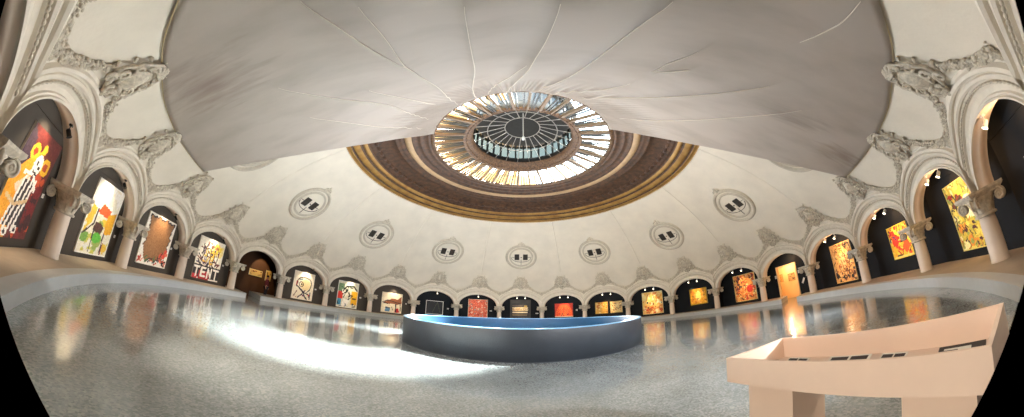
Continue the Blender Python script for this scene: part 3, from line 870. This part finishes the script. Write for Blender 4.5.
# 3
p = Pic(48, 60, (150,104,62), 5)
th = np.arctan2(p.V-.52, p.U-.5)
edge = .36+.05*np.sin(th*9)+.04*np.sin(th*17+1)
W = (np.abs(p.U-.5)/.84) ; Hh = np.abs(p.V-.52)/.92
m = np.maximum(W, Hh)+.02*np.sin(th*23) > .475+.03*np.sin(th*11)
p.paint(m, WHT)
m2 = (np.abs(np.maximum(W, Hh)+.02*np.sin(th*23)-.475-.03*np.sin(th*11)) < .018); p.paint(m2, (40,28,24))
p.poly([(0,0),(1,0),(1,.30),(.72,.26),(.6,.06),(.44,.12),(.30,.03),(.18,.14),(.10,.34),(0,.4)], WHT)
p.strokes(26,[(70,110,60),BLK,(190,60,40),(210,120,90)],.014,.08,(.0,.02,1,.14)).blobs(10,[(216,70,50),(230,120,90)],.03,.06,(.74,.1,.98,.34)).line([(.7,.1),(.78,.3)],.012,BLK).line([(.86,.05),(.78,.2)],.012,BLK)
p.border(WHT,.02).grain(.03)
painting(3, -.92, 1.52, .55, 2.81, p, 'canvas with a large ragged brown field inside a white border, on the grey wall')
# 4 lettered
p = Pic(60, 60, (244,236,220), 6)
p.blobs(12,[(240,210,70),(246,226,150)],.05,.09,(.5,.6,1,.95))
p.strokes(46,[(60,50,50),(90,70,110),(120,60,50),BLK],.016,.14,(.15,.30,.85,.80)).strokes(16,[(236,190,60),(200,170,60)],.02,.1,(.2,.4,.8,.7))
for x in (.2,.34,.48,.62,.76): p.line([(x,.36),(x+.05,.6),(x-.02,.84)],.014,BLK)
p.blobs(8,[(110,70,60),(150,90,60)],.03,.05,(.35,.78,.7,.92))
p.rect(0,.03,1,.33,(36,26,28)).rect(.22,.0,.62,.20,(176,34,36)).rect(0,.0,.18,.10,(210,50,60))
Lw = .026
p.line([(.03,.28),(.21,.28)],Lw,WHT).line([(.12,.28),(.12,.06)],Lw,WHT)
p.line([(.30,.28),(.30,.08)],Lw,WHT).line([(.30,.28),(.44,.28)],Lw,WHT).line([(.30,.18),(.42,.18)],Lw,WHT).line([(.30,.08),(.45,.08)],Lw,WHT)
p.line([(.54,.06),(.54,.28),(.68,.07),(.68,.28)],Lw,WHT)
p.line([(.76,.28),(.95,.28)],Lw,WHT).line([(.86,.28),(.86,.06)],Lw,WHT)
p.grain(.03)
painting(4, -.95, 1.45, .48, 2.87, p, 'crowded canvas with big white letters TENT along its foot, left of the dark doorway')
# 6
p = Pic(44, 48, (242,230,206), 8)
p.line([(.15,.62),(.3,.78),(.55,.82),(.8,.76),(.88,.6),(.82,.4),(.7,.3)],.02,BLK).line([(.2,.6),(.16,.48),(.3,.42),(.5,.3),(.62,.12),(.72,.05)],.026,BLK)
p.line([(.3,.4),(.5,.28),(.78,.22),(.86,.1)],.02,BLK).line([(.62,.36),(.46,.2),(.3,.06)],.022,(60,40,60)).ell(.6,.55,.24,.2,(238,214,160)).ell(.38,.55,.12,.1,BLK,.7).ell(.4,.55,.04,.035,BLK)
p.line([(.18,.64),(.14,.54),(.2,.5)],.016,RED).line([(.3,.7),(.4,.74)],.02,(60,120,130)).line([(.86,.3),(.86,.05)],.02,(60,50,80)).line([(.1,.1),(.22,.3)],.016,(120,50,50))
p.blobs(6,[(190,60,50),(90,60,90)],.02,.04,(.1,.02,.9,.2)).border((250,242,224),.02).grain(.02)
painting(6, -.91, 1.23, .47, 2.76, p, 'cream canvas with looping black lines and a round eye, right of the dark doorway')
# 7
p = Pic(48, 50, (226,220,196), 9)
p.rect(.0,.32,.24,.60,(216,50,36)).rect(.66,.14,1,.66,(240,180,24)).rect(.0,.08,.2,.32,(70,150,180)).rect(0,.6,.3,.9,(120,150,110)).rect(.3,.7,1,.95,(206,206,186))
p.line([(.2,.6),(.4,.8),(.75,.86),(.92,.7)],.03,BLK).line([(.26,.5),(.5,.66),(.62,.4),(.5,.3)],.03,BLK).strokes(18,[BLK,(50,90,70),WHT],.018,.12,(.22,.3,.66,.8))
p.poly([(.25,.05),(.5,.08),(.6,.3),(.3,.34)],WHT).strokes(10,[BLK,BLU],.016,.1,(.0,.02,.95,.16)).rect(.72,.34,.92,.40,(96,60,20)).border((236,236,226),.02).grain(.03)
painting(7, -1.0, 1.19, .39, 2.84, p, 'bright canvas of red, blue and yellow blocks with black scrawls')
# 8
p = Pic(48, 46, (240,226,194), 10)
p.poly([(.06,.52),(.25,.56),(.5,.72),(.78,.70),(.95,.86),(.98,.5),(.8,.44),(.5,.46),(.25,.42)],(150,86,46)).line([(.06,.5),(.3,.62),(.6,.56),(.9,.5)],.022,(70,40,24)).line([(.1,.46),(.3,.44)],.02,BLK)
p.poly([(.18,.04),(.42,.04),(.44,.26),(.22,.28)],(90,130,160)).line([(.2,.24),(.42,.24)],.02,BLK).poly([(.66,.02),(.92,.04),(.82,.26),(.68,.22)],(200,30,30)).line([(.7,.44),(.72,.06)],.03,BLK).line([(.92,.5),(.94,.12)],.02,(60,40,30)).line([(.5,.3),(.56,.14)],.014,BLK)
p.grain(.03)
painting(8, -1.0, 1.23, .47, 2.50, p, 'cream canvas with a long brown beast shape and red patch')
# 9 thin framed
p = Pic(44, 34, (18,24,30), 11)
p.line([(.38,.1),(.66,.95)],.012,(84,84,60)).line([(.66,.95),(.86,.1)],.012,(84,84,60)).line([(.15,.9),(.5,.85)],.01,(40,40,40)).grain(.012)
painting(9, -.82, 1.0, .80, 2.18, p, 'black picture in a thin white frame, left of the red mosaic canvas', frame=M['white'], fw=.05)
# 10
p = Pic(52, 50, (222,96,62), 12)
p.blobs(260,[(206,64,40),(236,140,96),(240,196,160),(120,160,150),(160,40,34),(244,220,190)],.012,.03).border((244,214,180),.03).grain(.03)
painting(10, -1.02, 1.17, .70, 2.76, p, 'square red mosaic-like canvas speckled with cream and green', d=.06)
# 11: striped board on a grey panel
p = Pic(40, 56, (52,46,42), 13)
p.rect(.06,.46,.92,.72,(226,198,146)).rect(.06,.56,.92,.60,(140,104,70)).rect(.06,.30,.9,.40,(236,216,176)).rect(.06,.26,.9,.28,(110,60,50)).rect(.06,.14,.88,.17,(176,150,96)).rect(.06,.8,.66,.84,(120,100,80)).blobs(24,[(246,226,180),(206,170,120)],.02,.05,(.1,.5,.9,.7)).rect(.7,.72,.88,.84,(210,170,80)).grain(.03)
bd = MB().box((-1.16,0,0),(1.14,.1,2.55))
e = empty('freestanding_board', bay_xf(11, 0, 18.30, LEDGE), -bay_ang(11), 'tall grey freestanding panel under the arch straight ahead, carrying the striped picture', 'board')
bd.build('surface', mat('grey_board', srgb(70,66,62), .7, noise=.1), e)
painting(11, -1.0, .98, .85, 2.45, p, 'picture of pale horizontal stripes, mounted on the tall grey panel', R=18.30)
# 12
p = Pic(46, 34, (206,52,24), 14)
p.ell(.5,.2,.46,.72,(238,88,30)).ell(.5,.15,.38,.55,(226,64,24))
for k in range(15):
    a = PI*k/14; p.line([(.5+.05*math.cos(a),.1+.05*math.sin(a)),(.5+.44*math.cos(a),.12+.7*math.sin(a))],.012,(250,140,60))
p.blobs(14,[(90,20,30),(120,30,30)],.02,.05,(.25,.02,.75,.3)).grain(.04)
p.rect(0,0,1,.05,(240,200,170))
painting(12, -1.01, 1.01, .82, 2.35, p, 'glowing orange-red canvas with a rayed half disc')
# 13 pair
p = Pic(30, 30, (232,176,70), 15)
p.blobs(40,[(240,200,110),(214,130,50),(196,90,40),(246,214,140)],.04,.1).border((206,160,70),.05).grain(.03)
painting(13, -1.36, .04, .98, 2.24, p, 'small square golden canvas, left one of the side-by-side pair', group='pair of small golden canvases')
p = Pic(30, 30, (236,206,140), 16)
p.strokes(34,[BLK,(90,60,40),(150,70,40)],.022,.12).blobs(10,[(244,226,170)],.04,.07).border((224,190,120),.06).grain(.03)
painting(13, .32, 1.62, .98, 2.22, p, 'small cream canvas with black squiggles, right one of the side-by-side pair', group='pair of small golden canvases')
# 14
p = Pic(50, 52, (246,206,120), 17)
p.blobs(60,[(250,226,150),(240,180,80),(252,236,190),(226,150,70)],.04,.1).blobs(40,[(214,96,50),(196,120,60),(244,190,110)],.03,.06,(0,0,1,.35)).blobs(6,[BLK,(90,40,20)],.02,.04,(.05,.2,.95,.6)).line([(.2,.6),(.3,.9)],.012,(190,120,50)).line([(.6,.6),(.55,.92)],.012,(190,120,50)).border((250,224,160),.02).grain(.03)
painting(14, -1.0, 1.22, .50, 2.75, p, 'large square pale gold canvas, just right of the basin')
# 15
p = Pic(40, 34, (222,164,40), 18)
p.blobs(50,[(240,200,70),(206,130,40),(236,180,90),(160,120,40)],.04,.09).ell(.5,.55,.16,.3,(250,230,130)).strokes(14,[(150,60,30),(190,110,40)],.014,.1).border((196,160,40),.05).grain(.04)
painting(15, -.68, 1.11, .87, 2.34, p, 'small square yellow-ochre canvas alone on the black wall')
# 16
p = Pic(48, 48, (228,150,70), 19)
p.blobs(90,[(206,70,40),(240,190,90),(120,40,34),(244,210,140),(230,120,50)],.02,.07).strokes(60,[(70,30,26),(190,50,36),(250,220,150)],.012,.1).blobs(24,[(60,36,40),(120,60,50)],.03,.06,(0,.45,.4,1)).ell(.72,.42,.14,.14,(216,52,36)).border((244,206,130),.018).grain(.04)
painting(16, -.99, 1.20, .52, 2.71, p, 'crowded red, orange and gold canvas, left of the lit doorway')
# 18
p = Pic(48, 58, (232,176,100), 20)
p.ell(.5,.55,.14,.2,(246,206,140)).strokes(190,[(140,80,40),(246,212,150),(190,110,60),(110,60,36)],.012,.09).blobs(30,[BLK,(100,50,30),(60,40,30)],.02,.05,(.05,.0,.95,.32)).strokes(14,[BLK],.014,.08,(.5,.8,.95,.95)).border((240,190,110),.025).grain(.03)
painting(18, -1.02, .83, .45, 2.71, p, 'tall pale gold canvas covered in small brown figures, right of the lit doorway')
# 19
p = Pic(44, 44, (236,190,40), 21)
p.blobs(50,[(250,214,60),(226,80,30),(206,40,30),(244,170,40)],.04,.1).strokes(40,[BLK,(180,30,30),(250,226,90)],.02,.16).poly([(.1,.5),(.3,.9),(.45,.5),(.3,.3)],(210,52,30)).poly([(.55,.3),(.8,.6),(.95,.3),(.7,.1)],(222,90,30)).blobs(10,[(60,60,110),BLK],.02,.04,(.0,.55,.4,.9)).rect(0,0,1,.06,(244,214,120)).border((240,206,70),.02).grain(.03)
painting(19, -.85, .75, .92, 2.39, p, 'fiery yellow and red square canvas partly behind a capital on the right')
# 20
p = Pic(40, 62, (206,186,70), 22)
p.blobs(90,[(236,214,100),(180,180,80),(226,150,50),(246,236,170),(150,170,90)],.03,.07).strokes(70,[(90,80,40),(200,120,40),(120,130,60)],.012,.08).ell(.75,.6,.25,.16,(252,244,200)).blobs(10,[(176,50,36),(120,50,40)],.03,.05,(.1,.65,.5,.92)).blobs(8,[(70,30,40)],.02,.04,(.2,.05,.8,.4)).strokes(12,[(60,60,40)],.012,.1,(.1,.55,.6,.8)).border((226,206,110),.02).grain(.03)
painting(20, -.93, .78, .55, 2.72, p, 'tall yellow-green canvas behind the nearest right-hand column')
# corridor pictures
p = Pic(30, 12, (236,206,130), 23); p.strokes(16,[(120,70,30),(90,60,30),(160,40,40)],.05,.1,(.05,.2,.95,.8)).border((250,226,160),.1)
painting(5, 2.50, 4.04, 1.45, 1.98, p, 'wide lit cream picture at the back of the dark doorway', R=21.95, group='small pictures inside the dark doorway')
p = Pic(14, 20, (232,190,90), 24); p.strokes(8,[BLK,(120,60,30)],.04,.2).border((240,210,130),.08)
painting(5, 4.5, 5.2, 1.28, 2.2, p, 'narrow upright lit picture at the back of the dark doorway', R=21.95, group='small pictures inside the dark doorway')
# pictures in the lit room
p = Pic(16, 24, (226,176,110), 25); p.strokes(8,[(120,90,60),(190,140,90)],.04,.2).border((96,70,44),.06)
painting(17, -2.84, -2.50, 1.36, 1.95, p, 'narrow framed print inside the lit doorway', R=20.48, group='prints inside the lit doorway', d=.02)
p = Pic(24, 24, (190,150,100), 26); p.strokes(22,[(70,56,44),(120,96,70)],.04,.2).border((90,66,44),.06)
painting(17, -1.95, -1.22, 1.28, 1.86, p, 'dark square framed print inside the lit doorway', R=20.48, group='prints inside the lit doorway', d=.02)

# wall labels
for (n, x, z, w, h) in ((1,1.84,1.56,.13,.10),(2,2.12,1.26,.13,.10),(3,1.74,1.58,.13,.10),(4,1.74,1.58,.14,.10),(6,1.52,1.54,.18,.12),(7,1.52,1.53,.20,.12),(8,1.72,1.56,.16,.12),(9,1.62,1.48,.2,.14),(10,1.55,1.50,.24,.1),(11,1.85,1.28,.32,.12),(12,1.43,1.55,.2,.2),(17,-1.70,1.83,.16,.22),(17,.62,1.82,.14,.22)):
    R = bay_R(n)
    e = empty('wall_label', bay_xf(n, x, R-.001, z-h/2), -bay_ang(n),
      'small white wall label beside the %s' % DESC[n] if n != 17 else ('small white card on the black wall, %s of the lit doorway' % ('left' if x < 0 else 'right')), 'label', 'white wall labels')
    MB().box((-w/2,-.012,0),(w/2,0,h)).build('card', M['white'], e)
    tx = MB()
    for k in range(3): tx.box((-w*.36,-.014,h*(.24+.22*k)),(w*(.36 if k else .1),-.0125,h*(.30+.22*k)))
    tx.build('print_lines', M['ink'], e)
e = empty('leaning_card', bay_xf(17, .95, 18.72, 1.15), -bay_ang(17), 'tilted white leaflet on the black wall between the lit doorway and the column', 'leaflet')
b = MB().box((-.07,-.01,-.2),(.07,.01,.2)); b.v = [(x*math.cos(.6)+z*math.sin(.6), y, -x*math.sin(.6)+z*math.cos(.6)) for x,y,z in b.v]
b.build('sheet', M['white'], e)

# ------------------------------------------------------------------ spotlights on the arches
def lamp_proto(body, lit):
    e = empty('spotlight', (0,0,0))
    MB().box((-.05,-.04,-.02),(.05,.04,.03)).build('mount', body, e)
    MB().tube([(0,0,-.02),(0,.0,-.10)], .012, 6).build('stem', body, e)
    b = MB().lathe([(.001,-.03),(.045,-.03),(.06,0),(.06,.14),(.075,.16)], 14)
    th = math.radians(140)
    rot = lambda P, o=(0,0,-.12): [(x, y*math.cos(th)-z*math.sin(th)+o[1], y*math.sin(th)+z*math.cos(th)+o[2]) for x,y,z in P]
    b.v = rot(b.v); h = b.build('housing', body, e)
    f = MB().lathe([(.001,.150),(.068,.155)], 14); f.v = rot(f.v); f.build('lens', M['bulb'] if lit else body, h)
    return e
lw = lamp_proto(M['lampwhite'], True); lb = lamp_proto(M['lampblack'], False)
def arch_z(x): return ZS+BB*math.sqrt(1-(x/AA)**2)
fw, fb = True, True
def place_lamp(n, x, black, label):
    global fw, fb
    if black: o = lb if fb else copy_tree(lb); fb = False
    else: o = lw if fw else copy_tree(lw); fw = False
    o.location = bay_xf(n, x, R0-.06+.1, arch_z(x)-.03); o.rotation_euler = (0,0,-bay_ang(n))
    props(o, label, 'spotlight', 'spotlights under the arches')
for n in (1,2,3,4,6,7,8):
    place_lamp(n, .75, True, 'black spotlight under the arch over the %s' % DESC[n])
for n in (12,13,14,15,16,18,19,20):
    for x, w in ((-.35,'left'), (.55,'right')):
        place_lamp(n, x, False, '%s of the two white spotlights under the arch over the %s' % (w, DESC[n]))
place_lamp(21, -.3, False, 'white spotlight under the arch at the far right edge')
place_lamp(9, .15, False, 'single white spotlight under the arch over the thin-framed black picture')
place_lamp(10, .0, False, 'single white spotlight under the arch over the red speckled mosaic canvas')
for x, w in ((-.4,'left'), (.5,'right')): place_lamp(11, x, False, '%s white spotlight of two over the striped board' % w)

def spot(n, x, y, z, tx, tz, power, col, size=1.5, R=None, blend=.8, rad=.05):
    L = bpy.data.lights.new('picture_light', 'SPOT'); L.energy = power; L.color = col; L.spot_size = size; L.spot_blend = blend; L.shadow_soft_size = rad
    o = bpy.data.objects.new('picture_light', L); COL.objects.link(o)
    p = np.array(bay_xf(n, x, y, z)); q = np.array(bay_xf(n, tx, R or bay_R(n), tz))
    o.location = p
    from mathutils import Vector
    o.rotation_euler = Vector(q-p).to_track_quat('-Z', 'Y').to_euler()
    return o
WARM = (1,.80,.56); VWARM = (1,.62,.30)
for n in (1,2,3,4,6,7,8):
    spot(n, .25, 17.75, 3.12, .25, 1.9, 55, WARM, 1.7)
spot(10, .0, 17.9, 3.1, .05, 1.8, 70, WARM, 1.4)
for n in (12,13,14,15,16,18,19,20):
    spot(n, .1, 17.2, 3.3, .1, 1.6, 115, VWARM, .75, blend=.5)
for n in (17,18,19,20,21):      # glow of the small lamps on the undersides of the right-hand arches
    L = bpy.data.lights.new('soffit_glow', 'POINT'); L.energy = 14; L.color = (1,.60,.30); L.shadow_soft_size = 0
    o = bpy.data.objects.new('soffit_glow', L); COL.objects.link(o); o.location = bay_xf(n, .1, 18.28, 2.85)
spot(11, 0, 17.2, 3.2, 0, 1.6, 70, WARM, .6, R=18.3, blend=.4)

# ------------------------------------------------------------------ blue basin
bas = empty('round_basin', (.03,-.95,0), 0, 'large round slate-grey basin with a blue lining in the middle of the floor', 'basin')
HB = 1.13
MB().lathe([(5.66,0),(5.66,.05),(5.70,.06),(5.70,HB-.03)], 128).build('outer_wall', M['basin_out'], bas)
MB().lathe([(5.70,HB-.03),(5.71,HB),(5.56,HB),(5.55,HB-.03)], 128, sm=False).build('rim', M['basin_rim'], bas)
MB().lathe([(5.55,HB-.03),(5.5,.25),(5.2,.12),(.001,.12)], 128).build('lining', M['basin_in'], bas)

# ------------------------------------------------------------------ display vitrine
LF = np.array((2.56,-13.19)); RF = np.array((2.89,-15.71))
ex = (RF-LF); LEN = float(np.linalg.norm(ex)); ex /= LEN; ey = np.array((-ex[1], ex[0]))   # ey points away from the viewer
rz = math.atan2(ex[1], ex[0])
vit = empty('display_case', (float(LF[0]), float(LF[1]), 0), rz, 'long cream open-topped display case on block legs at lower right', 'display case')
WD, ZT, ZB, TH = 1.06, .95, .665, .035
b = MB(); b.box((0,0,ZB),(LEN,TH,ZT)); b.build('front_board', M['vitrine'], vit)
b = MB(); b.box((0,WD-TH,ZB),(LEN,WD,ZT)); b.build('back_board', M['vitrine'], vit)
b = MB(); b.box((0,TH,ZB),(TH,WD-TH,ZT)); b.build('end_board', M['vitrine'], vit)
b = MB(); b.box((LEN-TH,TH,ZB),(LEN,WD-TH,ZT)); b.build('end_board', M['vitrine'], vit)
b = MB(); b.box((TH,TH,ZB),(LEN-TH,WD-TH,ZB+.04)); b.build('tray', M['vitrine'], vit)
for (x0, x1) in ((.10,.72),(1.82,2.38)):
    b = MB(); b.box((x0,.25,0),(x1,.85,ZB)); b.build('block_leg', M['vitrine'], vit)
zt_ = ZB+.04
def vloc(x, y, z): return (float(LF[0]+ex[0]*x+ey[0]*y), float(LF[1]+ex[1]*x+ey[1]*y), z)
items = [(.50,.60,.30,.22,'open booklet with a dark cover page, leftmost in the display case'),(.86,.55,.22,.30,'pale leaflet beside the leftmost booklet in the display case'),(1.14,.60,.46,.30,'long black-printed sheet in the middle of the display case'),
         (1.60,.60,.26,.26,'dark photograph sheet right of the long black sheet'),(1.86,.55,.22,.26,'small white card near the right end of the display case'),(2.22,.56,.38,.34,'framed brown sheet with white squares at the right end of the display case')]
for k, (x, y, w, dpt, lab) in enumerate(items):
    e = empty('exhibit_sheet', vloc(x, y, zt_+.001), rz+.06*(k % 3-1), lab, 'sheet', 'papers inside the display case')
    hgt = .07 if k in (0,2,3,5) else .03
    # leaning on a small rest so it tilts towards the viewer
    b = MB(); b.add([(-w/2,-dpt/2,0),(w/2,-dpt/2,0),(w/2,dpt/2,hgt),(-w/2,dpt/2,hgt),(-w/2,-dpt/2,.008),(w/2,-dpt/2,.008),(w/2,dpt/2,hgt+.008),(-w/2,dpt/2,hgt+.008)], [(3,2,1,0),(4,5,6,7),(0,1,5,4),(1,2,6,5),(2,3,7,6),(3,0,4,7)])
    b.build('page', M['paper'], e)
    if k in (0,2,3,5):
        b = MB()
        def patch(u0, v0, u1, v1, m=0):
            P = lambda u, v: (-w/2+w*u, -dpt/2+dpt*v, hgt*v+.0095)
            b.add([P(u0,v0),P(u1,v0),P(u1,v1),P(u0,v1)], [(0,1,2,3)])
        if k == 5:
            for q in ((.0,.0,1,.12),(0,.88,1,1),(0,.1,.12,.9),(.88,.1,1,.9),(.12,.3,.42,.8),(.7,.2,.88,.9)): patch(*q)
        else:
            patch(.06,.1,.48,.92); patch(.54,.3,.94,.92)
        b.build('printing', M['ink'], e)
    if k != 99:
        b = MB(); b.box((-.02,dpt/2-.05,-.001),(.02,dpt/2-.02,hgt*.88)); b.build('rest', M['vitrine'], e)

# ------------------------------------------------------------------ visitor in the doorway
def person(loc, rz_):
    e = empty('person', loc, rz_, 'person in a dark red top standing in the dark doorway beside the column', 'person')
    def skin(name, V, E, Rr, m, par, lv=1):
        me = bpy.data.meshes.new(name); me.from_pydata(V, E, []); me.materials.append(m)
        o = bpy.data.objects.new(name, me); COL.objects.link(o); o.parent = par
        md = o.modifiers.new('skin', 'SKIN'); md.use_smooth_shade = True
        layer = me.skin_vertices[0] if me.skin_vertices else None
        if layer is None:
            import bmesh
            bm = bmesh.new(); bm.from_mesh(me); bm.verts.layers.skin.verify(); bm.to_mesh(me); bm.free(); layer = me.skin_vertices[0]
        for i, r in enumerate(Rr): layer.data[i].radius = (r, r) if not isinstance(r, tuple) else r
        layer.data[0].use_root = True
        s = o.modifiers.new('sub', 'SUBSURF'); s.levels = lv; s.render_levels = 2
        return o
    V = [(0,0,.92),(0,0,1.10),(0,0,1.30),(0,0,1.43),(0,-.005,1.50),(0,-.01,1.60),(0,-.01,1.68),
         (.17,0,1.40),(.21,.01,1.13),(.22,-.05,.90),(.22,-.08,.82),
         (-.17,0,1.40),(-.21,.01,1.13),(-.22,-.05,.90),(-.22,-.08,.82),
         (.09,0,.86),(.10,0,.48),(.10,.02,.10),(.10,-.10,.04),
         (-.09,0,.86),(-.10,-.02,.48),(-.10,.03,.10),(-.10,-.09,.04)]
    E = [(0,1),(1,2),(2,3),(3,4),(4,5),(5,6),(3,7),(7,8),(8,9),(9,10),(3,11),(11,12),(12,13),(13,14),(0,15),(15,16),(16,17),(17,18),(0,19),(19,20),(20,21),(21,22)]
    Rr = [(.15,.11),(.14,.10),(.16,.11),(.11,.08),.055,.085,.075,.06,.045,.035,.03,.06,.045,.035,.03,.085,.06,.045,.035,.085,.06,.045,.035]
    body = skin('body', V, E, Rr, M['skin'], e)
    skin('top', [(0,0,.90),(0,0,1.10),(0,0,1.30),(0,0,1.42),(.18,0,1.40),(.215,.01,1.13),(.22,-.05,.94),(-.18,0,1.40),(-.215,.01,1.13),(-.22,-.05,.94)], [(0,1),(1,2),(2,3),(3,4),(4,5),(5,6),(3,7),(7,8),(8,9)], [(.17,.13),(.16,.12),(.18,.125),(.12,.09),.075,.06,.05,.075,.06,.05], M['jacket'], e)
    skin('trousers', [(0,0,.93),(.09,0,.86),(.10,0,.48),(.10,.02,.08),(-.09,0,.86),(-.10,-.02,.48),(-.10,.03,.08)], [(0,1),(1,2),(2,3),(0,4),(4,5),(5,6)], [(.165,.12),.10,.078,.065,.10,.078,.065], M['trouser'], e)
    h = MB(); h.blob((0,.015,1.70), (.10,.11,.10), n=12, h=8); h.build('hair', M['hair'], e)
    h = MB()
    h.blob((0,-.105,1.645), (.012,.02,.022), n=6, h=4)
    h.build('nose', M['skin'], body)
    for s in (-1,1): MB().blob((s*.033,-.092,1.67), (.012,.008,.008), n=6, h=4).build('eye', M['hair'], body)
    MB().blob((0,-.092,1.61), (.024,.008,.007), n=6, h=4).build('mouth', M['jacket'], body)
    for s in (-1,1):
        for k in range(4):
            x = s*.22+(k-1.5)*.018
            MB().tube([(x,-.085,.82),(x,-.10,.78),(x,-.105,.745-.008*(1.5-abs(k-1.5)))], [.010,.009,.007], 6).build('finger', M['skin'], body)
        MB().tube([(s*.195,-.09,.85),(s*.178,-.115,.82),(s*.178,-.12,.79)], [.012,.010,.008], 6).build('thumb', M['skin'], body)
    return e
person((bay_xf(5, 1.75, 18.75, 0.0)), -bay_ang(5)+.3)

# ------------------------------------------------------------------ daylight, room lights and added fill
w = bpy.data.worlds.new('sky'); w.use_nodes = True; C.world = w
nt = w.node_tree; bg = nt.nodes['Background']
tc = nt.nodes.new('ShaderNodeTexCoord'); n = nt.nodes.new('ShaderNodeTexNoise'); n.inputs['Scale'].default_value = 2.2; n.inputs['Detail'].default_value = 6
nt.links.new(tc.outputs['Generated'], n.inputs['Vector'])
cr = nt.nodes.new('ShaderNodeValToRGB'); cr.color_ramp.elements[0].position = .38; cr.color_ramp.elements[0].color = (.42,.62,.85,1)
cr.color_ramp.elements[1].position = .58; cr.color_ramp.elements[1].color = (1,1,1,1)
nt.links.new(n.outputs['Fac'], cr.inputs['Fac']); nt.links.new(cr.outputs['Color'], bg.inputs['Color'])
bg.inputs['Strength'].default_value = 7.0

from mathutils import Vector
def light(kind, name, loc, target, energy, col, **kw):
    L = bpy.data.lights.new(name, kind); L.energy = energy; L.color = col
    for k, v in kw.items(): setattr(L, k, v)
    o = bpy.data.objects.new(name, L); COL.objects.link(o); o.location = loc
    o.rotation_euler = (Vector(target)-Vector(loc)).to_track_quat('-Z', 'Y').to_euler()
    return o
light('SUN', 'sun', (6.0,4.6,22.8), (-7.0,-4.4,0), 105.0, (1,.97,.92), angle=math.radians(13))
po = light('AREA', 'sky_opening', (0,0,11.95), (0,0,0), 1, (1,1,1), shape='DISK', size=11.5)
po.data.cycles.is_portal = True
# added fill lights, hidden inside the basin, washing the dome
for (x, y, tx, ty, e_, col) in ((0,-5.2,0,6,200,(1,.93,.84)), (3.0,-4.6,9,0,140,(1,.90,.78)), (-3.0,-4.6,-9,0,200,(.96,.97,1))):
    light('AREA', 'basin_fill', (x, y, .35), (tx, ty, 9), e_, col, shape='DISK', size=1.2)
# warm lamps inside the side rooms
# added point-size fill lights between the arches, aimed across the hall at the opposite arcade and dome
for k, pw, warm in ((8,2300,0),(10,2700,0),(11,2700,0),(13,2300,1),(19,2000,0),(21,2000,0),(0,1600,1),(2,1500,1)):
    a = col_ang(k)
    light('SPOT', 'arcade_fill', polar(17.35, a, 2.35), polar(-16, a, 3.0), pw, (1,.88,.74) if warm else (.97,.98,1), shadow_soft_size=0, spot_size=math.radians(92), spot_blend=1)
light('SPOT', 'display_case_lamp', bay_xf(0,.6,17.6,3.1), (2.9,-14.4,.7), 520, (1,.85,.68), shadow_soft_size=.06, spot_size=.5, spot_blend=.6)
light('SPOT', 'display_case_lamp' , bay_xf(22,-1.4,17.5,3.1), (3.1,-14.3,.8), 90, (1,.80,.6), shadow_soft_size=.06, spot_size=.9, spot_blend=.6)
light('POINT', 'room_lamp', bay_xf(17,-1.6,19.7,2.6), (0,0,0), 42, (1,.74,.46), shadow_soft_size=.1)
light('SPOT', 'corridor_lamp', bay_xf(5,3.6,20.6,3.3), bay_xf(5,3.8,22,1.6), 60, (1,.7,.4), shadow_soft_size=.1, spot_size=1.3)

# ------------------------------------------------------------------ camera: a 180 degree fisheye lens
cd = bpy.data.cameras.new('camera'); cd.type = 'PANO'; cd.panorama_type = 'FISHEYE_LENS_POLYNOMIAL'
cd.sensor_width = 36; cd.sensor_fit = 'HORIZONTAL'; cd.clip_start = .05
cd.fisheye_fov = math.radians(178.5)
K = (0.09449200465538324, 0.0005553648718696087, -8.248785530729687e-05, 1.165445370127408e-06)
cd.fisheye_polynomial_k0 = 0
cd.fisheye_polynomial_k1, cd.fisheye_polynomial_k2, cd.fisheye_polynomial_k3, cd.fisheye_polynomial_k4 = [-k for k in K]
cd.shift_x = (512-510.67)/1024; cd.shift_y = -(208.5-157.19)/417
cam = bpy.data.objects.new('camera', cd); COL.objects.link(cam); C.camera = cam
yaw, pitch, roll = -0.06338, 0.50938, 0.01912
cy, sy = math.cos(yaw), math.sin(yaw); cp, sp_ = math.cos(pitch), math.sin(pitch); cr_, sr = math.cos(roll), math.sin(roll)
rx = np.array((cy,-sy,0)); ry = np.array((sy,cy,0)); rzv = np.array((0,0,1.))
fwv = ry*cp+rzv*sp_; upv = -ry*sp_+rzv*cp
u = rx*cr_+upv*sr; v = -rx*sr+upv*cr_
from mathutils import Matrix
mtx = Matrix(((u[0],v[0],-fwv[0],CAM[0]),(u[1],v[1],-fwv[1],CAM[1]),(u[2],v[2],-fwv[2],CAM[2]),(0,0,0,1)))
cam.matrix_world = mtx

C.view_settings.view_transform = 'Standard'; C.view_settings.look = 'None'
C.view_settings.gamma = 1; C.view_settings.use_curve_mapping = False
C.view_settings.exposure = 1.45
C.cycles.max_bounces = 10; C.cycles.diffuse_bounces = 6; C.cycles.transparent_max_bounces = 16
C.cycles.sample_clamp_indirect = 6
